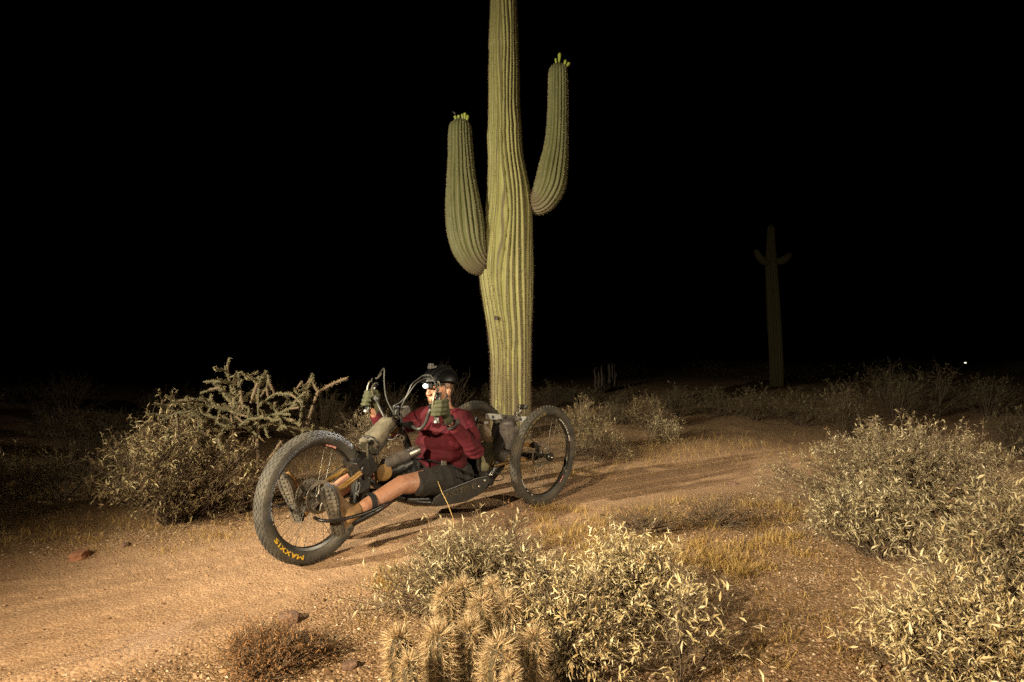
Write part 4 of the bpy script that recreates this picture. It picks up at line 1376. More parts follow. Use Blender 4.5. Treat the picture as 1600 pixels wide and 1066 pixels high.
def arc_bars(w, bars, r0, height, y, material, name="decal"):
    mb = MB()
    for p0, p1 in bars:
        a = np.linspace(p0, p1, max(2, int(abs(p1 - p0) / .03) + 1))
        for q in range(len(a) - 1):
            P = [(-(r0 + h_) * math.cos(p), y, (r0 + h_) * math.sin(p)) for p, h_ in ((a[q], -height / 2), (a[q + 1], -height / 2), (a[q + 1], height / 2), (a[q], height / 2))]
            mb.add(P, [(0, 1, 2, 3)])
    return mb.build(name, material, w, False)


KF = [(-.034, .009), (-.022, .008), (-.010, .008), (.002, .008), (.013, .008), (.024, .008), (.035, .009)]
RF, RR = .352, .37
fw, fRc, fri = twheel((1.727, .054, RF), RF, .036, .044, R(7), 0, M['tyre'], KF, 28, .0045)
D2 = math.radians
arc_text("MAXXIS", fw, D2(250), D2(41), fRc - .005, .02, lambda r: .044 * np.sqrt(np.clip(1 - np.abs((r - fRc) / .036) ** 2.2, .05, 1)) + .0015, M['yellow'])
yr = .0185
arc_bars(fw, [(D2(a), D2(b)) for a, b in ((150, 158), (159.5, 163), (166, 168), (175, 177), (180, 182), (184, 194), (197, 198.5))], fri - .001, .008, yr, M['white'])
arc_bars(fw, [(D2(62), D2(78))], fri - .0035, .011, yr - .0006, M['red'])
arc_bars(fw, [(D2(a), D2(a + d)) for a, d in ((62.7, 2.6), (66.2, 1.2), (68.4, .9), (70.3, 2.4), (74, 3.3))], fri - .0035, .008, yr, M['pink'])
# rotor and cogs on the front hub
def rotor(w, y, r, name="brake_rotor"):
    mb = MB()
    mb.lathe([(r, y - .0012), (r, y + .0012), (r * .8, y + .0012), (r * .8, y - .0012)], (0, 0, 0), (0, 1, 0), 48, True)
    for q in range(6):
        a = q * math.pi / 3
        mb.tube([(.022 * math.cos(a), y, .022 * math.sin(a)), (r * .5 * math.cos(a + .35), y, r * .5 * math.sin(a + .35)), (r * .82 * math.cos(a + .5), y, r * .82 * math.sin(a + .5))], .004, 6)
    mb.lathe([(.026, y - .003), (.026, y + .003)], (0, 0, 0), (0, 1, 0), 18)
    return mb.build(name, M['rotor'], w)


rotor(fw, .044, .09)
mbc = MB()
for q in range(7):
    r_ = .088 - q * .009
    mbc.lathe([(r_, -.046 - q * .004), (r_, -.0443 - q * .004), (r_ - .012, -.0443 - q * .004), (r_ - .012, -.046 - q * .004)], (0, 0, 0), (0, 1, 0), 36, True)
    for t in range(26):
        a = 2 * math.pi * t / 26
        mbc.box(((r_ + .002) * math.cos(a), -.045 - q * .004, (r_ + .002) * math.sin(a)), (.004, .0016, .004))
for q in range(5):
    a = q * 2 * math.pi / 5
    mbc.tube([(0.012 * math.cos(a), -.046, .012 * math.sin(a)), (.08 * math.cos(a), -.046, .08 * math.sin(a))], .0035, 6)
mbc.build("cassette", M['rotor'], fw)

KR = [(-.027, .012), (-.014, .009), (0, .010), (.014, .009), (.027, .012)]
lw, rRc, rri = twheel((0, .35, RR), RR, .034, .033, R(-2), R(-4.4), M['tyre_r'], KR)
rw, _, _ = twheel((0, -.35, RR), RR, .034, .033, R(-2), R(1), M['tyre_r'], KR)
for w in (lw, rw):
    rotor(w, -.04, .1)
    MB().lathe([(.012, .04), (.03, .05), (.034, .058), (.03, .066), (.01, .068)], (0, 0, 0), (0, 1, 0), 20).build("hub_cap", M['black'], w)
    MB().lathe([(.006, .066), (.009, .07), (.006, .078)], (0, 0, 0), (0, 1, 0), 12).build("axle_bolt", M['silver'], w)
arc_bars(lw, [(D2(a), D2(b)) for a, b in ((62, 60.5), (58, 56), (53.5, 52), (49.5, 47.5), (45, 43), (40.5, 39), (36.5, 34), (31, 28.5), (25.5, 16))], rri - .001, .011, yr, M['white'])
arc_bars(lw, [(D2(62), D2(56)), (D2(54), D2(27))], rri - .006, .0025, yr + .0003, M['white'])
arc_bars(lw, [(D2(-38), D2(-50))], rri - .0035, .012, yr - .0006, M['red'])
arc_bars(lw, [(D2(a), D2(a - d)) for a, d in ((-38.7, 2), (-42, 1), (-44, 2.2), (-47.2, 2.2))], rri - .0035, .008, yr, M['pink'])
arc_bars(lw, [(D2(-29), D2(-31)), (D2(205), D2(222)), (D2(228), D2(231)), (D2(240), D2(243))], rri - .001, .006, yr, M['white'])
arc_text("MAXXIS", lw, D2(148), D2(48), rRc - .008, .02, lambda r: .033 * np.sqrt(np.clip(1 - np.abs((r - rRc) / .034) ** 2.2, .05, 1)) + .0015, M['yellow_worn'])


def part(name, m, **kw):
    mb = MB()
    return mb, (lambda: mb.build(name, m, cyc, **kw))


def tubep(name, pts, r, m, n=10, sm=12):
    P = spline(pts, sm) if len(pts) > 2 else pts
    rr = r if not hasattr(r, '__len__') else list(np.interp(np.linspace(0, 1, len(P)), np.linspace(0, 1, len(r)), r))
    return MB().tube([Vector(p) for p in P], rr, n).build(name, m, cyc)


# main frame rails
for s in (-1, 1):
    tubep("frame_rail", [(.22, s * .13, .30), (.40, s * .19, .25), (.6, s * .215, .185), (.95, s * .215, .19), (1.2, s * .17, .25), (1.36, s * .09, .36), (1.43, s * .065, .44)], .017, M['black'], 10, 30)
tubep("cross_tube", [(.6, -.215, .185), (.6, .215, .185)], .014, M['black'])
tubep("cross_tube", [(1.0, -.21, .19), (1.0, .21, .19)], .014, M['black'])
# seat bucket, side plates, backrest, skid plate
def slab(name, poly, y0, y1, m, bevel=.004):
    n = len(poly)
    V = [(x, y0, z) for x, z in poly] + [(x, y1, z) for x, z in poly]
    F = [tuple(range(n)), tuple(range(2 * n - 1, n - 1, -1))] + [(i, i + n, (i + 1) % n + n, (i + 1) % n) for i in range(n)]
    return MB().add(V, F).build(name, m, cyc, False, bevel)


slab("seat_pan", [(1.2, .262), (1.2, .238), (.95, .178), (.72, .162), (.54, .19), (.45, .27), (.47, .31), (.57, .235), (.72, .2), (.95, .216)], -.205, .205, M['blackplastic'], .008)
for s in (-1, 1):
    slab("seat_side", [(1.0, .235), (.92, .262), (.62, .292), (.51, .29), (.47, .25), (.56, .18), (.72, .152), (.95, .168), (1.03, .195)], s * .222, s * .236, M['blackplastic'], .005)
slab("backrest", [(.46, .28), (.50, .30), (.53, .48), (.535, .62), (.50, .625), (.485, .48)], -.15, .15, M['blackplastic'], .012)
slab("skid_plate", [(1.18, .222), (1.1, .185), (.9, .142), (.66, .132), (.58, .15), (.66, .142), (.9, .153), (1.1, .2)], -.15, .15, M['rotor'], .002)
# gold lettering on the seat side
lm = text_mesh("ACTIVE", outline=.022)
n_ = len(lm.vertices); cv = np.empty(n_ * 3, dtype=np.float32); lm.vertices.foreach_get("co", cv); cv = cv.reshape(-1, 3)
cv[:, 0] = (cv[:, 0] - cv[:, 0].min()) / np.ptp(cv[:, 0]); cv[:, 1] /= cv[:, 1].max()
lm.vertices.foreach_set("co", np.stack([.93 - cv[:, 0] * .3, np.where(cv[:, 2] > 0, .2385, .236), .214 + cv[:, 1] * .036 + cv[:, 0] * .012], -1).astype(np.float32).ravel()); lm.update(); lm.materials.clear()
lt_ = link("lettering", lm, M['goldprint'], cyc)
# rear upright frame, rack rail and clamp
tubep("rear_upright", [(.42, .12, .26), (.3, .13, .45), (.22, .13, .64)], .015, M['black'])
tubep("rear_upright", [(.42, -.12, .26), (.3, -.13, .45), (.22, -.13, .64)], .015, M['black'])
MB().box((.13, .1, .645), (.03, .42, .045)).build("rack_rail", M['silver'], cyc, False, .004)
for yy in (-.03, .1, .24):
    MB().lathe([(.012, 0), (.012, .006)], (.145, yy, .645), (1, 0, 0), 12).build("rail_bolt", M['black'], cyc)
mb = MB(); mb.box((.135, .2, .665), (.045, .03, .07)); mb.box((.13, .215, .71), (.022, .02, .06), Matrix.Rotation(.3, 3, 'X')); mb.lathe([(.012, -.02), (.014, 0), (.012, .02)], (.13, .225, .738), (1, 0, .2), 12)
mb.build("clamp", M['silver'], cyc, True, .003)
MB().lathe([(.008, -.03), (.018, -.028), (.018, .028), (.008, .03)], (.12, .245, .735), (0, 1, 0), 14).build("clamp_knob", M['blackplastic'], cyc)
# rear axle and gold swing arms
tubep("rear_axle", [(.06, -.27, .37), (.06, .27, .37)], .024, M['black'])
for s in (-1, 1):
    tubep("swing_arm", [(.32, s * .12, .5), (.16, s * .18, .47), (.03, s * .29, .435)], .013, M['gold'])
    tubep("swing_arm", [(.36, s * .12, .31), (.18, s * .18, .33), (.03, s * .29, .345)], .013, M['gold'])
    mb = MB(); mb.box((.02, s * .292, .39), (.05, .02, .12)); mb.build("hub_carrier", M['black'], cyc, False, .006)
    mb = MB(); mb.box((.06, s * .3, .45), (.05, .035, .04)); mb.build("brake_caliper", M['black'], cyc, False, .006)
    tubep("brake_hose", [(.06, s * .3, .47), (.14, s * .24, .56), (.25, s * .15, .5), (.38, s * .17, .3), (.5, s * .22, .26)], .0035, M['hose'], 6, 22)
tubep("rear_shock", [(.4, .0, .3), (.2, 0, .42)], .02, M['black'])
# lower pivot with bright bolts
for x, z in ((.54, .262), (.6, .232), (.47, .29)):
    MB().lathe([(.009, -.003), (.011, 0), (.008, .005)], (x, .238, z), (0, 1, 0), 12).build("bolt", M['silver'], cyc)
tubep("pivot_tube", [(.47, .0, .24), (.47, .235, .24)], .03, M['black'])
tubep("cable_loop", [(.42, .2, .3), (.36, .235, .27), (.33, .23, .24), (.38, .22, .23), (.46, .2, .25)], .004, M['hose'], 6, 20)

# front: gold fork legs to the front hub, boom, steering block, battery, shock
for s in (-1, 1):
    yy = .054 + s * .075
    tubep("fork_leg", [(1.722, yy, .352), (1.60, .054 + s * .085, .395), (1.455, .054 + s * .062, .452)], [.012, .016, .017], M['gold'], 12)
    MB().lathe([(.02, -.012), (.02, .012)], (1.725, yy, .355), (0, 1, 0), 16).build("dropout", M['black'], cyc)
MB().lathe([(.007, 0), (.016, .004), (.018, .012), (.012, .022)], (1.725, .14, .36), (0, 1, 0), 16).build("axle_nut", M['silver'], cyc)
MB().tube([(1.725, .15, .362), (1.70, .158, .375), (1.665, .16, .39)], [.008, .007, .005], 8).build("quick_release", M['silver'], cyc)
mb = MB(); mb.box((1.43, .05, .475), (.11, .15, .12), Matrix.Rotation(.5, 3, 'Y')); mb.lathe([(.036, -.09), (.036, .09)], (1.445, .05, .462), (0, 1, 0), 18)
mb.build("steering_block", M['black'], cyc, True, .006)
tubep("boom", [(1.41, .03, .50), (1.28, .015, .565), (1.12, 0, .66)], .021, M['gold'], 14)
tubep("boom", [(1.40, .03, .455), (1.24, .01, .43), (1.02, 0, .40)], .02, M['gold'], 14)
MB().lathe([(.01, -.014), (.05, -.012), (.052, 0), (.05, .012), (.01, .014)], (1.285, .085, .415), (.2, 1, .1), 24).build("chain_guard", M['gold'], cyc)
tubep("guard_strut", [(1.345, .08, .47), (1.335, .09, .33)], .011, M['gold'])
bat = MB().box((1.452, .085, .335), (.1, .06, .17), Matrix.Rotation(-.12, 3, 'Y')).build("battery", M['blackplastic'], cyc, False, .012)
lm = text_mesh("CA")
n_ = len(lm.vertices); cv = np.empty(n_ * 3, dtype=np.float32); lm.vertices.foreach_get("co", cv); cv = cv.reshape(-1, 3)
cv[:, 0] = (cv[:, 0] - cv[:, 0].min()) / np.ptp(cv[:, 0]); cv[:, 1] /= cv[:, 1].max()
lm.vertices.foreach_set("co", np.stack([1.474 + cv[:, 1] * .022 + cv[:, 0] * .012, np.full(n_, .1168), .395 - cv[:, 0] * .082], -1).astype(np.float32).ravel()); lm.update(); lm.materials.clear()
link("lettering", lm, M['white'], cyc)
# muddy shock with a bright reservoir
tubep("front_shock", [(1.42, .06, .60), (1.395, .065, .52)], .026, M['tan'], 14)
tubep("shock_reservoir", [(1.405, .1, .575), (1.39, .1, .525)], .014, M['silver'], 12)
mb = MB(); mb.ell((1.40, .05, .615), (.03, .035, .02)); mb.box((1.36, .05, .56), (.05, .06, .05)); mb.build("stem_clamp", M['tan'], cyc, True)
tubep("brake_hose", [(1.41, .09, .60), (1.43, .12, .55), (1.42, .115, .49), (1.36, .11, .46), (1.34, .1, .52)], .006, M['tan'], 8, 20)

# crank column with the two arms, grips and levers
tubep("crank_post", [(1.0, 0, .42), (1.03, 0, .55), (1.095, 0, .67)], .024, M['black'], 14)
tubep("crank_axle", [(1.095, -.11, .682), (1.095, .11, .682)], .026, M['black'], 16)
mb = MB(); mb.lathe([(.072, -.002), (.072, .002), (.05, .002), (.05, -.002)], (1.095, -.05, .682), (0, 1, 0), 36, True)
for q in range(5):
    a = q * 1.2566
    mb.tube([(1.095, -.05, .682), (1.095 + .055 * math.cos(a), -.05, .682 + .055 * math.sin(a))], .006, 6)
mb.build("chainring", M['black'], cyc)
for dz in (.05, -.045):
    tubep("chain", [(1.095, -.05, .682 + dz), (1.4, -.02, .50 + dz * .5), (1.72, -.0, .352 + dz * .8)], .0045, M['rotor'], 6)
tubep("crank_arm", [(1.096, .1, .683), (1.055, .14, .655), (1.05, .195, .695), (1.056, .235, .765), (1.045, .25, .80)], .011, M['hose'], 12, 20)
tubep("crank_arm", [(1.096, -.1, .683), (1.08, -.17, .715), (1.085, -.22, .78), (1.10, -.245, .835)], .009, M['hose'], 12, 20)
tubep("grip", [(1.026, .27, .715), (1.012, .27, .86)], .0165, M['blackplastic'], 14)
tubep("grip", [(1.148, -.27, .755), (1.09, -.27, .905)], .0165, M['blackplastic'], 14)
for c, d in (((1.027, .27, .708), (-.1, 0, 1)), ((1.151, -.27, .748), (-.36, 0, 1))):
    MB().lathe([(.012, -.01), (.019, -.006), (.019, .006), (.014, .01)], c, d, 14).build("grip_end", M['silver'], cyc)
mb = MB(); mb.tube([(1.045, .25, .80), (1.03, .262, .80), (1.018, .27, .795)], .009, 10); mb.lathe([(.02, -.006), (.02, .006)], (1.047, .245, .80), (0, 1, .1), 14); mb.build("grip_bracket", M['black'], cyc)
mb = MB(); mb.tube([(1.10, -.245, .835), (1.112, -.262, .84), (1.118, -.27, .835)], .009, 10); mb.lathe([(.02, -.006), (.02, .006)], (1.1, -.24, .835), (0, 1, .1), 14); mb.build("grip_bracket", M['black'], cyc)
for c, d, s in (((1.015, .27, .865), (0.02, 0, 1), 1), ((1.085, -.27, .915), (-.3, 0, 1), -1)):
    c = Vector(c)
    mb = MB(); mb.ell(c, (.019, .016, .016)); mb.tube([c, c + Vector((.02, s * .01, .025)), c + Vector((.01, s * .01, .05))], [.011, .009, .006], 10); mb.box(c + Vector((-.014, 0, .014)), (.022, .018, .018))
    mb.build("lever_body", M['black'], cyc, True)
    tubep("brake_lever", [c + Vector((.03, s * .012, .03)), c + Vector((.05, s * .01, -.02)), c + Vector((.045, s * .01, -.09))], [.006, .005, .004], M['rotor'], 8)
# hoses looping up from the levers
tubep("brake_hose", [(1.075, -.262, .955), (1.085, -.21, 1.0), (1.10, -.15, 1.032), (1.115, -.13, .97), (1.128, -.105, .89), (1.13, -.08, .83), (1.12, -.05, .775), (1.10, -.02, .72)], .0042, M['hose'], 8, 40)
tubep("brake_hose", [(1.085, -.262, .965), (1.11, -.2, .97), (1.12, -.15, 1.0)], .004, M['rotor'], 8, 14)
tubep("brake_hose", [(1.01, .255, .92), (.985, .18, .985), (.975, .1, .99), (1.03, .085, .957), (1.06, .075, .93), (1.08, .05, .86), (1.11, .025, .82), (1.14, 0, .795), (1.12, 0, .74)], .0042, M['hose'], 8, 40)
tubep("gear_cable", [(1.01, .25, .915), (.99, .2, .96), (.985, .13, .97), (1.035, .1, .945), (1.075, .07, .88), (1.1, .03, .8), (1.1, .02, .72)], .003, M['hose'], 6, 36)
tubep("gear_cable", [(1.02, .27, .88), (.99, .262, .93), (.985, .24, .955), (.98, .23, .92), (.975, .225, .87)], .003, M['tan'], 6, 30)
tubep("gear_cable", [(1.09, -.262, .93), (1.13, -.24, .90), (1.12, -.23, .85), (1.09, -.25, .87)], .004, M['tan'], 6, 20)
# computer on the post and link clamp
MB().box((1.06, .005, .758), (.075, .05, .05), Matrix.Rotation(.5, 3, 'Y')).build("bike_computer", M['greybag'], cyc, False, .01)
mb = MB(); mb.box((1.12, .0, .765), (.028, .032, .06), Matrix.Rotation(-.3, 3, 'Y')); mb.lathe([(.013, -.022), (.013, .022)], (1.13, 0, .79), (0, 1, 0), 12); mb.build("post_clamp", M['black'], cyc, True, .004)
# bright wire bail and little ring under the roll bag
tubep("wire_bail", [(1.245, .06, .605), (1.2, .062, .6), (1.16, .06, .622), (1.12, .05, .618)], .0045, M['silver'], 8, 20)
tubep("wire_bail", [(1.205, .06, .65), (1.165, .055, .675)], .004, M['silver'], 8)
MB().lathe([(.017, -.005), (.017, .005), (.011, .005), (.011, -.005)], (1.125, .06, .6), (.3, 1, 0), 16, True).build("cable_ring", M['tan'], cyc)
tubep("wire_bail", [(1.12, .06, .585), (1.115, .06, .54)], .004, M['silver'], 8)
# leg cradles: bent tube round each foot and a strap
for s, dx in ((1, 0), (-1, .02)):
    tubep("foot_hoop", [(1.30, s * .19, .27), (1.39, s * .245, .275), (1.56, s * .265, .258), (1.72, s * .262, .258), (1.79, s * .225, .265), (1.80, s * .17, .272)], .009, M['black'], 10, 26)
    tubep("heel_tray", [(1.28, s * .17, .262), (1.42, s * .2, .238), (1.58, s * .2, .205)], [.014, .02, .024], M['black'], 10)
tag(cyc, "dusty three-wheeled handcycle with gold frame parts and big knobbly tyres", "handcycle")

# ------------------------------------------------------------------ things carried on the handcycle
def world_of(p):
    return TO + TROT @ Vector(p)


def carried(name, p, label, cat):
    o = empty(name, world_of(p), TYAW)
    tag(o, label, cat)
    return o, Vector(p)


def wr(amp, f, seed):
    return lambda v: amp * noise.noise(v * f + Vector((seed, 0, 0))) + amp * .5 * noise.noise(v * f * 2.3 + Vector((0, seed, 0)))


b, p0 = carried("roll_bag", (1.245, .0, .63), "dusty tan roll bag strapped above the front boom", "bag")
mb = MB(); mb.chain([(1.325, .03, .572), (1.25, .02, .635), (1.18, .01, .69)], [.045, .048, .043]); mb.chain([(1.325, -.04, .572), (1.25, -.04, .635), (1.18, -.04, .69)], [.043, .046, .042])
remeshed("bag_body", mb, .008, 4, M['tan'], b, -p0, wr(.004, 22, 3))
MB().tube(spline([(1.30, .076, .555), (1.33, .08, .60), (1.35, .03, .635), (1.35, -.05, .62)], 16), .004, 6).build("strap", M['strapm'], b, loc=-p0)
MB().box((1.265, .0, .575), (.16, .10, .045), Matrix.Rotation(.72, 3, 'Y')).build("bag_base", M['blackplastic'], b, False, .012, loc=-p0)

b, p0 = carried("steel_bottle", (1.14, .07, .485), "steel bottle in a grey sleeve lying under the roll bag", "bottle")
ax = (Vector((1.03, .07, .508)) - Vector((1.254, .07, .462))).normalized()
MB().lathe([(.0, -.02), (.03, -.02), (.034, -.012), (.036, 0), (.036, .12), (.033, .126), (.0, .126)], Vector((1.125, .07, .488)), ax, 28).build("bottle_shell", M['silver'], b, loc=-p0)
mb = MB(); mb.chain([(1.255, .07, .462), (1.19, .07, .474), (1.11, .07, .49)], [.036, .043, .041])
remeshed("sleeve", mb, .007, 3, M['greybag'], b, -p0, wr(.003, 25, 5))

b, p0 = carried("frame_bag", (1.16, .05, .405), "black frame bag low between the legs under the steel bottle", "bag")
mb = MB(); mb.chain([(1.24, .05, .40), (1.16, .05, .412), (1.06, .045, .43)], [.034, .046, .042])
remeshed("bag_body", mb, .008, 3, M['blackplastic'], b, -p0, wr(.004, 18, 6))
MB().tube([(1.045, .075, .46), (.99, .075, .49)], .012, 12).build("metal_tube", M['silver'], b, loc=-p0)

b, p0 = carried("dry_bag", (.21, .15, .36), "tall dark grey dry bag on the rear rack beside the rear wheel", "bag")
mb = MB(); mb.chain([(.29, .16, .395), (.25, .16, .47), (.2, .16, .57), (.185, .16, .59)], [.058, .072, .078, .066]); mb.chain([(.25, .09, .42), (.2, .09, .57)], [.06, .07])
remeshed("bag_body", mb, .008, 4, M['greybag'], b, -p0, wr(.006, 20, 7))
for t, z in ((.255, .43), (.205, .555)):
    MB().tube([(t + .066 * math.cos(a) * 1.02, .16 + .066 * math.sin(a) * 1.02, z + .018 * math.cos(a)) for a in np.linspace(0, 2 * math.pi, 24, endpoint=False)], .005, 6, True).build("strap", M['strapm'], b, loc=-p0)
mb = MB(); mb.box((.265, .222, .49), (.05, .006, .11), Matrix.Rotation(-.3, 3, 'Y')); mb.build("pocket", M['greybag'], b, False, .004, loc=-p0)

b, p0 = carried("pouch", (.44, .12, .53), "small beige pouch hanging behind the rider's shoulder", "bag")
mb = MB(); mb.chain([(.45, .14, .60), (.42, .15, .555), (.40, .15, .515)], [.03, .04, .036]); mb.chain([(.47, .09, .59), (.44, .09, .53)], [.03, .036])
remeshed("bag_body", mb, .007, 4, M['beigebag'], b, -p0, wr(.004, 25, 8))
MB().box((.44, .13, .64), (.05, .06, .02)).build("buckle", M['silver'], b, False, .004, loc=-p0)

b, p0 = carried("stuff_sack", (.43, .12, .4), "crumpled olive stuff sack behind the rider's lower back", "bag")
mb = MB(); mb.chain([(.44, .14, .33), (.42, .15, .4), (.41, .14, .47)], [.05, .058, .046]); mb.chain([(.47, .04, .34), (.45, .04, .45)], [.05, .05])
remeshed("bag_body", mb, .008, 3, M['olivebag'], b, -p0, wr(.011, 17, 9))

# ------------------------------------------------------------------ the rider
PB = Vector((.70, 0, .20))
per = empty("person", world_of(PB), TYAW)
HC = Vector((.742, .0, .888))
hf = Vector((math.cos(R(0)), math.sin(R(0)), -.07)).normalized()
hl = Vector((0, 0, 1)).cross(hf).normalized()
hu = hf.cross(hl)


def H(f, l, u):
    return HC + hf * f + hl * l + hu * u


HR = Matrix((hf, hl, hu)).transposed()
mb = MB()
mb.ell(H(0, 0, .015), (.098, .077, .1), HR, 20, 14)
mb.ell(H(.03, 0, -.05), (.064, .056, .056), HR, 16, 12)
mb.ell(H(.066, 0, -.088), (.026, .03, .022), HR)
mb.ell(H(.05, .034, -.03), (.038, .03, .034), HR); mb.ell(H(.05, -.034, -.03), (.038, .03, .034), HR)
mb.chain([H(.092, 0, .012), H(.112, 0, -.022)], [.0105, .0135]); mb.ell(H(.1, .011, -.026), .01); mb.ell(H(.1, -.011, -.026), .01)
mb.ell(H(.083, .03, .024), (.014, .024, .009), HR); mb.ell(H(.083, -.03, .024), (.014, .024, .009), HR)
mb.ell(H(.088, 0, -.056), (.012, .024, .0075), HR); mb.ell(H(.086, 0, -.068), (.012, .02, .007), HR)
for s in (-1, 1):
    rot = HR @ Matrix.Rotation(s * .35, 3, 'Z')
    mb.ell(H(-.008, s * .082, -.022), (.02, .009, .034), rot); mb.ell(H(-.014, s * .084, -.01), (.012, .011, .018), rot)
mb.chain([H(-.02, 0, -.05), Vector((.705, 0, .775)), Vector((.69, 0, .70))], [.056, .056, .064])
# trunk under the clothes
mb.chain([(.69, 0, .70), (.70, 0, .55), (.69, 0, .40), (.66, 0, .28)], [.085, .11, .11, .12])
# arms
ARM_L = [(.70, .17, .69), (.705, .298, .492), (.905, .272, .69), (.93, .272, .715)]
ARM_R = [(.70, -.17, .69), (.93, -.295, .59), (1.082, -.273, .72), (1.10, -.273, .745)]
for A_ in (ARM_L, ARM_R):
    mb.chain([(.69, A_[0][1] * .5, .69), A_[0], A_[1], A_[2], A_[3]], [.058, .046, .03, .024, .023])
# legs
LEG = [(.74, .10, .29), (1.0, .17, .325), (1.245, .203, .352), (1.33, .205, .328), (1.42, .205, .30), (1.555, .2, .264), (1.585, .2, .258)]
LR = [.095, .078, .055, .05, .049, .034, .032]
mb.chain(LEG, LR)
mb.chain([(x, -y, z) for x, y, z in LEG], LR)
mb.ell((1.262, .203, .372), (.04, .04, .03)); mb.ell((1.262, -.203, .372), (.04, .04, .03))
mb.ell((1.4, .2, .282), (.08, .042, .036)); mb.ell((1.4, -.2, .282), (.08, .042, .036))
body = remeshed("body", mb, .0065, 3, M['skin'], per, -PB)
for s in (-1, 1):
    MB().ell(H(.0815, s * .03, .009), (.012, .0145, .009), HR, 12, 9).build("eye", M['eye'], per, loc=-PB)
    MB().tube([H(.087, s * .012, .026), H(.092, s * .03, .031), H(.08, s * .05, .024)], [.003, .0045, .002], 7).build("eyebrow", M['hair'], per, loc=-PB)
# stubble beard and short hair at the nape
mb = MB(); mb.ell(H(.034, 0, -.062), (.0635, .0575, .05), HR, 18, 12); mb.ell(H(.068, 0, -.09), (.026, .031, .0225), HR)
for s in (-1, 1): mb.chain([H(.01, s * .066, -.03), H(.02, s * .058, -.06)], [.012, .016])
remeshed("beard", mb, .005, 2, M['hair'], per, -PB)
mb = MB(); mb.ell(H(-.03, 0, .0), (.076, .078, .07), HR, 16, 12)
remeshed("hair", mb, .006, 2, M['hair'], per, -PB)

# shirt with creases
mb = MB()
for c, r_ in (((.70, 0, .385), (.155, .185, .065)), ((.722, 0, .45), (.172, .192, .085)), ((.725, 0, .53), (.165, .195, .09)), ((.715, 0, .61), (.145, .2, .085)), ((.70, 0, .675), (.118, .19, .065)), ((.695, 0, .715), (.09, .14, .045)), ((.697, 0, .745), (.066, .078, .022))):
    mb.ell(c, r_, None, 22, 14)
mb.chain([(.695, .12, .70), (.70, .185, .685), (.702, .25, .59), (.705, .3, .49), (.78, .29, .565), (.878, .276, .665)], [.068, .072, .066, .06, .053, .04])
mb.chain([(.695, -.12, .70), (.71, -.185, .685), (.82, -.25, .635), (.93, -.295, .588), (1.0, -.285, .64), (1.062, -.275, .70)], [.068, .072, .064, .056, .05, .04])


def shirt_wrinkle(v):
    k = .006 * noise.noise(Vector((v.x * 9, v.y * 9, v.z * 16)))
    ridge = 1 - abs(noise.noise(Vector((v.x * 7 + v.z * 6, v.y * 7, v.z * 12 - v.x * 5)) + Vector((3, 1, 0))))
    k += .011 * (ridge ** 4) * (1.3 if v.z < .5 else .8) - .006
    el = min((v - Vector((.705, .3, .5))).length, (v - Vector((.93, -.295, .59))).length)
    if el < .12: k += .006 * math.sin(v.z * 170 + v.x * 60) * (1 - el / .12)
    return k


remeshed("shirt", mb, .0075, 3, M['shirt'], per, -PB, shirt_wrinkle)
# neckline ring
# shorts
mb = MB()
mb.ell((.665, 0, .285), (.165, .2, .1), None, 22, 14); mb.ell((.68, 0, .345), (.16, .188, .06), None, 22, 12)
for s in (-1, 1):
    mb.chain([(.72, s * .1, .285), (.88, s * .145, .31), (1.02, s * .178, .325), (1.105, s * .19, .328)], [.108, .1, .084, .074])
    mb.lathe([(.07, -.02), (.0715, .0), (.0715, .012), (.068, .018)], (1.125, s * .192, .328), (1, s * .12, .02), 24)
remeshed("shorts", mb, .0075, 3, M['shorts'], per, -PB, lambda v: .007 * noise.noise(v * 14) + .006 * (1 - abs(noise.noise(Vector((v.x * 11, v.y * 6, v.z * 11))))) ** 3)
# lap belt with buckle
mb = MB()
mb.tube(spline([(.60, .208, .30), (.72, .205, .352), (.83, .178, .398), (.885, .1, .425), (.9, 0, .432), (.885, -.1, .425), (.83, -.178, .398), (.72, -.205, .352)], 36), .015, 8, False, .35)
mb.build("lap_belt", M['strapm'], per, loc=-PB)
MB().box((.862, .165, .416), (.035, .018, .035), Matrix.Rotation(-.5, 3, 'Z')).build("belt_buckle", M['silver'], per, False, .004, loc=-PB)
MB().tube([(.64, .226, .265), (.8, .215, .325), (.93, .2, .375)], .006, 8).build("pocket_seam", M['strapm'], per, loc=-PB)

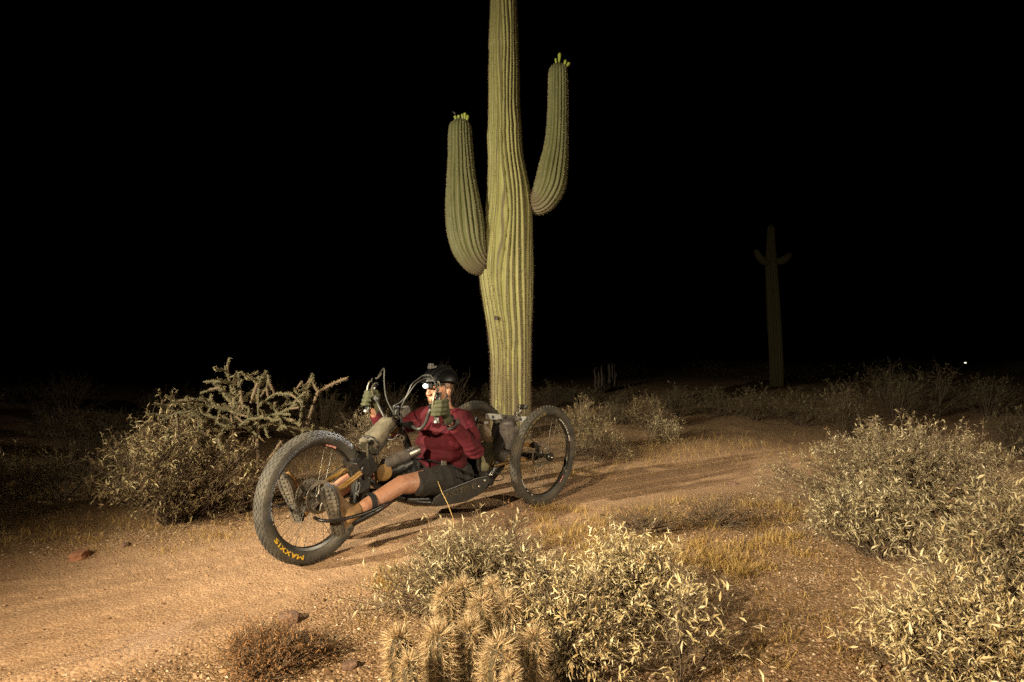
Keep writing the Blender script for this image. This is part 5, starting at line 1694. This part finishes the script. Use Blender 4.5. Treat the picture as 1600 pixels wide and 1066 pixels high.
# gloves: palm, four curled fingers and a thumb each
def glove(s, gc, tilt):
    gc = Vector(gc)
    def g(dx, dy, dz):
        return gc + Vector((dx + tilt * dz, s * dy, dz))
    mb = MB()
    mb.ell(g(-.048, .018, .004), (.02, .03, .046)); mb.ell(g(-.06, .01, -.025), (.022, .028, .04))
    mb.chain([g(-.05, .012, -.01), g(-.075, .006, -.052), g(-.095, .004, -.078)], [.034, .03, .03])
    for q, (dz, ln, rr) in enumerate(((.044, 1.0, .0125), (.018, 1.08, .0132), (-.009, 1.0, .013), (-.034, .86, .0115))):
        K = [g(-.052, .03, dz), g(-.022, .045 * ln, dz + .003), g(.014, .042 * ln, dz), g(.036, .018, dz - .002), g(.032, -.012 * ln, dz - .003), g(.012, -.026 * ln, dz - .003)]
        mb2 = [rr, rr * 1.06, rr, rr * .98, rr * .92, rr * .82]
        mb.chain(K, mb2)
    mb.chain([g(-.055, -.008, -.005), g(-.04, -.03, .022), g(-.012, -.034, .044), g(.012, -.026, .05)], [.018, .0165, .0145, .0125])
    o = remeshed("glove", mb, .0037, 2, M['glove'], per, -PB)
    c_ = g(-.098, .004, -.083)
    MB().tube([c_ + Vector((.03 * math.cos(a), .032 * math.sin(a), -.03 * math.cos(a) * .9)) for a in np.linspace(0, 2 * math.pi, 20, endpoint=False)], .006, 7, True).build("glove_cuff", M['strapm'], per, loc=-PB)
    return o


glove(1, (1.018, .27, .79), -.1)
glove(-1, (1.12, -.27, .832), -.36)
# wrist watch
wc = Vector((.892, .274, .678)); wd = (Vector(ARM_L[2]) - Vector(ARM_L[1])).normalized()
a_, b_, _ = frame_of(wd)
MB().tube([wc + (a_ * math.cos(t) + b_ * math.sin(t)) * .034 for t in np.linspace(0, 2 * math.pi, 22, endpoint=False)], .008, 7, True).build("watch_band", M['strapm'], per, loc=-PB)
MB().box(wc + Vector((-.012, .03, .018)), (.03, .018, .034)).build("watch", M['blackplastic'], per, False, .005, loc=-PB)

# helmet with ridges, peak and straps
mb = MB()
nu, nv = 36, 14
V, F = [], []
for q in range(nv + 1):
    t = q / nv
    for w in range(nu):
        u = 2 * math.pi * w / nu
        low_ = 1.62 + .18 * math.cos(u + math.pi) + .05 * math.cos(2 * u)
        th = t * low_
        rg_ = 1 + .035 * (math.cos(u * 2 + .4) * 0 + math.cos(9 * math.sin(u) * 1.0)) * math.sin(th)
        V.append(H(-.012 + .132 * math.sin(th) * math.cos(u) * rg_, .102 * math.sin(th) * math.sin(u) * rg_, .045 + .108 * math.cos(th)))
for q in range(nv):
    for w in range(nu):
        F.append((q * nu + w, (q + 1) * nu + w, (q + 1) * nu + (w + 1) % nu, q * nu + (w + 1) % nu))
mb.add(V, F)
hel = mb.build("helmet", M['helmet'], per, loc=-PB)
so_ = hel.modifiers.new("thick", 'SOLIDIFY'); so_.thickness = .012; so_.offset = -1
for l_ in (-.062, -.032, 0, .032, .062):
    k_ = math.sqrt(1 - (l_ / .104) ** 2)
    MB().tube([H(-.012 + .134 * k_ * math.cos(a), l_, .045 + .112 * k_ * math.sin(a)) for a in np.linspace(.35, math.pi - .3, 18)], [.004] + [.0075] * 16 + [.004], 8).build("helmet_ridge", M['helmet'], hel)
mb = MB(); V = []
for w in range(13):
    a = -1.0 + 2.0 * w / 12
    V.append(H(-.012 + .130 * math.cos(a), .101 * math.sin(a), .062)); V.append(H(-.012 + .130 * math.cos(a) + .05 * math.cos(a), .105 * math.sin(a), .066))
mb.add(V, [(2 * w, 2 * w + 1, 2 * w + 3, 2 * w + 2) for w in range(12)])
pk = mb.build("helmet_peak", M['helmet'], hel); pk.modifiers.new("thick", 'SOLIDIFY').thickness = .005
for s in (-1, 1):
    MB().tube([H(.03, s * .088, .03), H(.02, s * .083, -.05), H(.05, s * .03, -.105)], .0035, 6).build("helmet_strap", M['strapm'], hel)
    MB().tube([H(-.05, s * .088, .02), H(-.02, s * .086, -.03), H(.02, s * .083, -.05)], .0035, 6).build("helmet_strap", M['strapm'], hel)
# headlamp: housing, lens and its own light
LC = H(.135, .012, .036)
mb = MB(); mb.box(LC - hf * .014, (.034, .06, .036), HR); mb.build("headlamp", M['blackplastic'], hel, False, .006)
MB().tube([H(.118 * math.cos(a) - .01, .093 * math.sin(a), .04) for a in np.linspace(-1.2, 1.2, 16)], .008, 7).build("headlamp_band", M['strapm'], hel)
ln_ = MB().ell(LC + hf * .006, (.008, .022, .014), HR, 16, 10).build("headlamp_lens", M['lens'], hel)
mb = MB(); mb.box(H(.06, .0, .155), (.06, .035, .022), HR); mb.box(H(.07, 0, .172), (.03, .03, .02), HR); mb.build("helmet_mount", M['blackplastic'], hel, False, .004)
ld_ = bpy.data.lights.new("headlamp_beam", 'SPOT'); ld_.energy = 170; ld_.color = (1, .98, .92); ld_.spot_size = R(26); ld_.spot_blend = .9; ld_.shadow_soft_size = .012
lo_ = bpy.data.objects.new("headlamp_beam", ld_); COL.objects.link(lo_)
lpos = world_of(LC + hf * .03); lo_.location = lpos
lo_.rotation_euler = (world_of((1.53, .10, .67)) - lpos).to_track_quat('-Z', 'Y').to_euler()

# boots: leather upper, lugged sole
def boot(s):
    ax_ = Vector((.105, s * .03, .31)).normalized(); nr = Vector((.86, .42 if s > 0 else .25, -.31)).normalized(); nr = (nr - ax_ * nr.dot(ax_)).normalized(); sd = ax_.cross(nr).normalized()
    heel = Vector((1.672, s * .2, .148))
    def q_(a, l, n):
        return heel + ax_ * a + sd * l + nr * n
    mb = MB()
    mb.chain([q_(.035, 0, -.052), q_(.1, 0, -.056), q_(.2, 0, -.054), q_(.275, 0, -.044)], [.034, .038, .036, .026])
    mb.chain([q_(.18, 0, -.058), q_(.265, 0, -.048)], [.04, .03])
    an = Vector((1.595, s * .2, .256))
    mb.chain([q_(.045, 0, -.058), an], [.038, .044]); mb.chain([q_(.1, 0, -.06), an], [.042, .046]); mb.chain([q_(.17, 0, -.06), an], [.038, .04])
    mb.chain([an, Vector((1.565, s * .2, .264))], [.046, .043])
    o = remeshed("boot", mb, .006, 3, M['leather'], per, -PB, lambda v: .0025 * noise.noise(v * 40))
    prof_ = [(0, .022), (.02, .034), (.06, .036), (.11, .031), (.16, .036), (.21, .046), (.26, .043), (.295, .028), (.312, .01)]
    L_ = spline(prof_, 22)
    out = [(a, w) for a, w in L_] + [(a, -w) for a, w in L_[::-1]]
    n = len(out)
    V = [q_(a, l, -.022) for a, l in out] + [q_(a, l * 1.04, 0) for a, l in out]
    mb = MB().add(V, [tuple(range(n)), tuple(range(2 * n - 1, n - 1, -1))] + [(i, i + n, (i + 1) % n + n, (i + 1) % n) for i in range(n)])
    so = mb.build("sole", M['sole'], o, True)
    RS = Matrix((ax_, sd, nr)).transposed()
    for a in np.arange(.02, .3, .024):
        wd_ = float(np.interp(a, L_[:, 0], L_[:, 1]))
        if .105 < a < .135: continue
        for l in (-.68, 0, .68):
            if abs(l) < .1: so_ = MB().ell(q_(a, 0, .001), (.009, wd_ * .3, .006), RS, 8, 5)
            else: so_ = MB().box(q_(a + .006, l * wd_, .001), (.014, wd_ * .42, .011), RS)
            lug = so_
            mbx.append(lug)
    for i_, a in enumerate(np.linspace(.12, .2, 5)):
        MB().tube([q_(a, .03, -.085 + a * .1), q_(a + .005, 0, -.1 + a * .1), q_(a, -.03, -.085 + a * .1)], .003, 6).build("lace", M['strapm'], o)
    join = MB()
    for m_ in mbx: join.add(m_.V, m_.F)
    mbx.clear()
    tag(join.build("sole_lugs", M['sole'], o, False), kind="stuff")


mbx = []
boot(1); boot(-1)
# calf strap of the leg cradle
for s in (1, -1):
    c_ = Vector((1.475, s * .203, .288)); d_ = (Vector((1.565, s * .2, .262)) - Vector((1.42, s * .205, .30))).normalized()
    a_, b_, _ = frame_of(d_ + Vector((.0, 0, .25)))
    mb = MB(); 
    ring = [c_ + (a_ * math.cos(t) + b_ * math.sin(t)) * .05 for t in np.linspace(0, 2 * math.pi, 28, endpoint=False)]
    V, F = [], []
    dd = (d_ + Vector((0, 0, .25))).normalized()
    for p in ring:
        for e, k in ((-.017, 1), (.017, 1), (.017, 1.1), (-.017, 1.1)):
            V.append(c_ + (p - c_) * k + dd * e)
    for i in range(28):
        for k in range(4):
            j = (i + 1) % 28
            F.append((i * 4 + k, i * 4 + (k + 1) % 4, j * 4 + (k + 1) % 4, j * 4 + k))
    mb.add(V, F); mb.build("calf_strap", M['strapm'], cyc)
tag(per, "person in a maroon long-sleeved shirt, black shorts and helmet, reclining and gripping the hand cranks", "person")
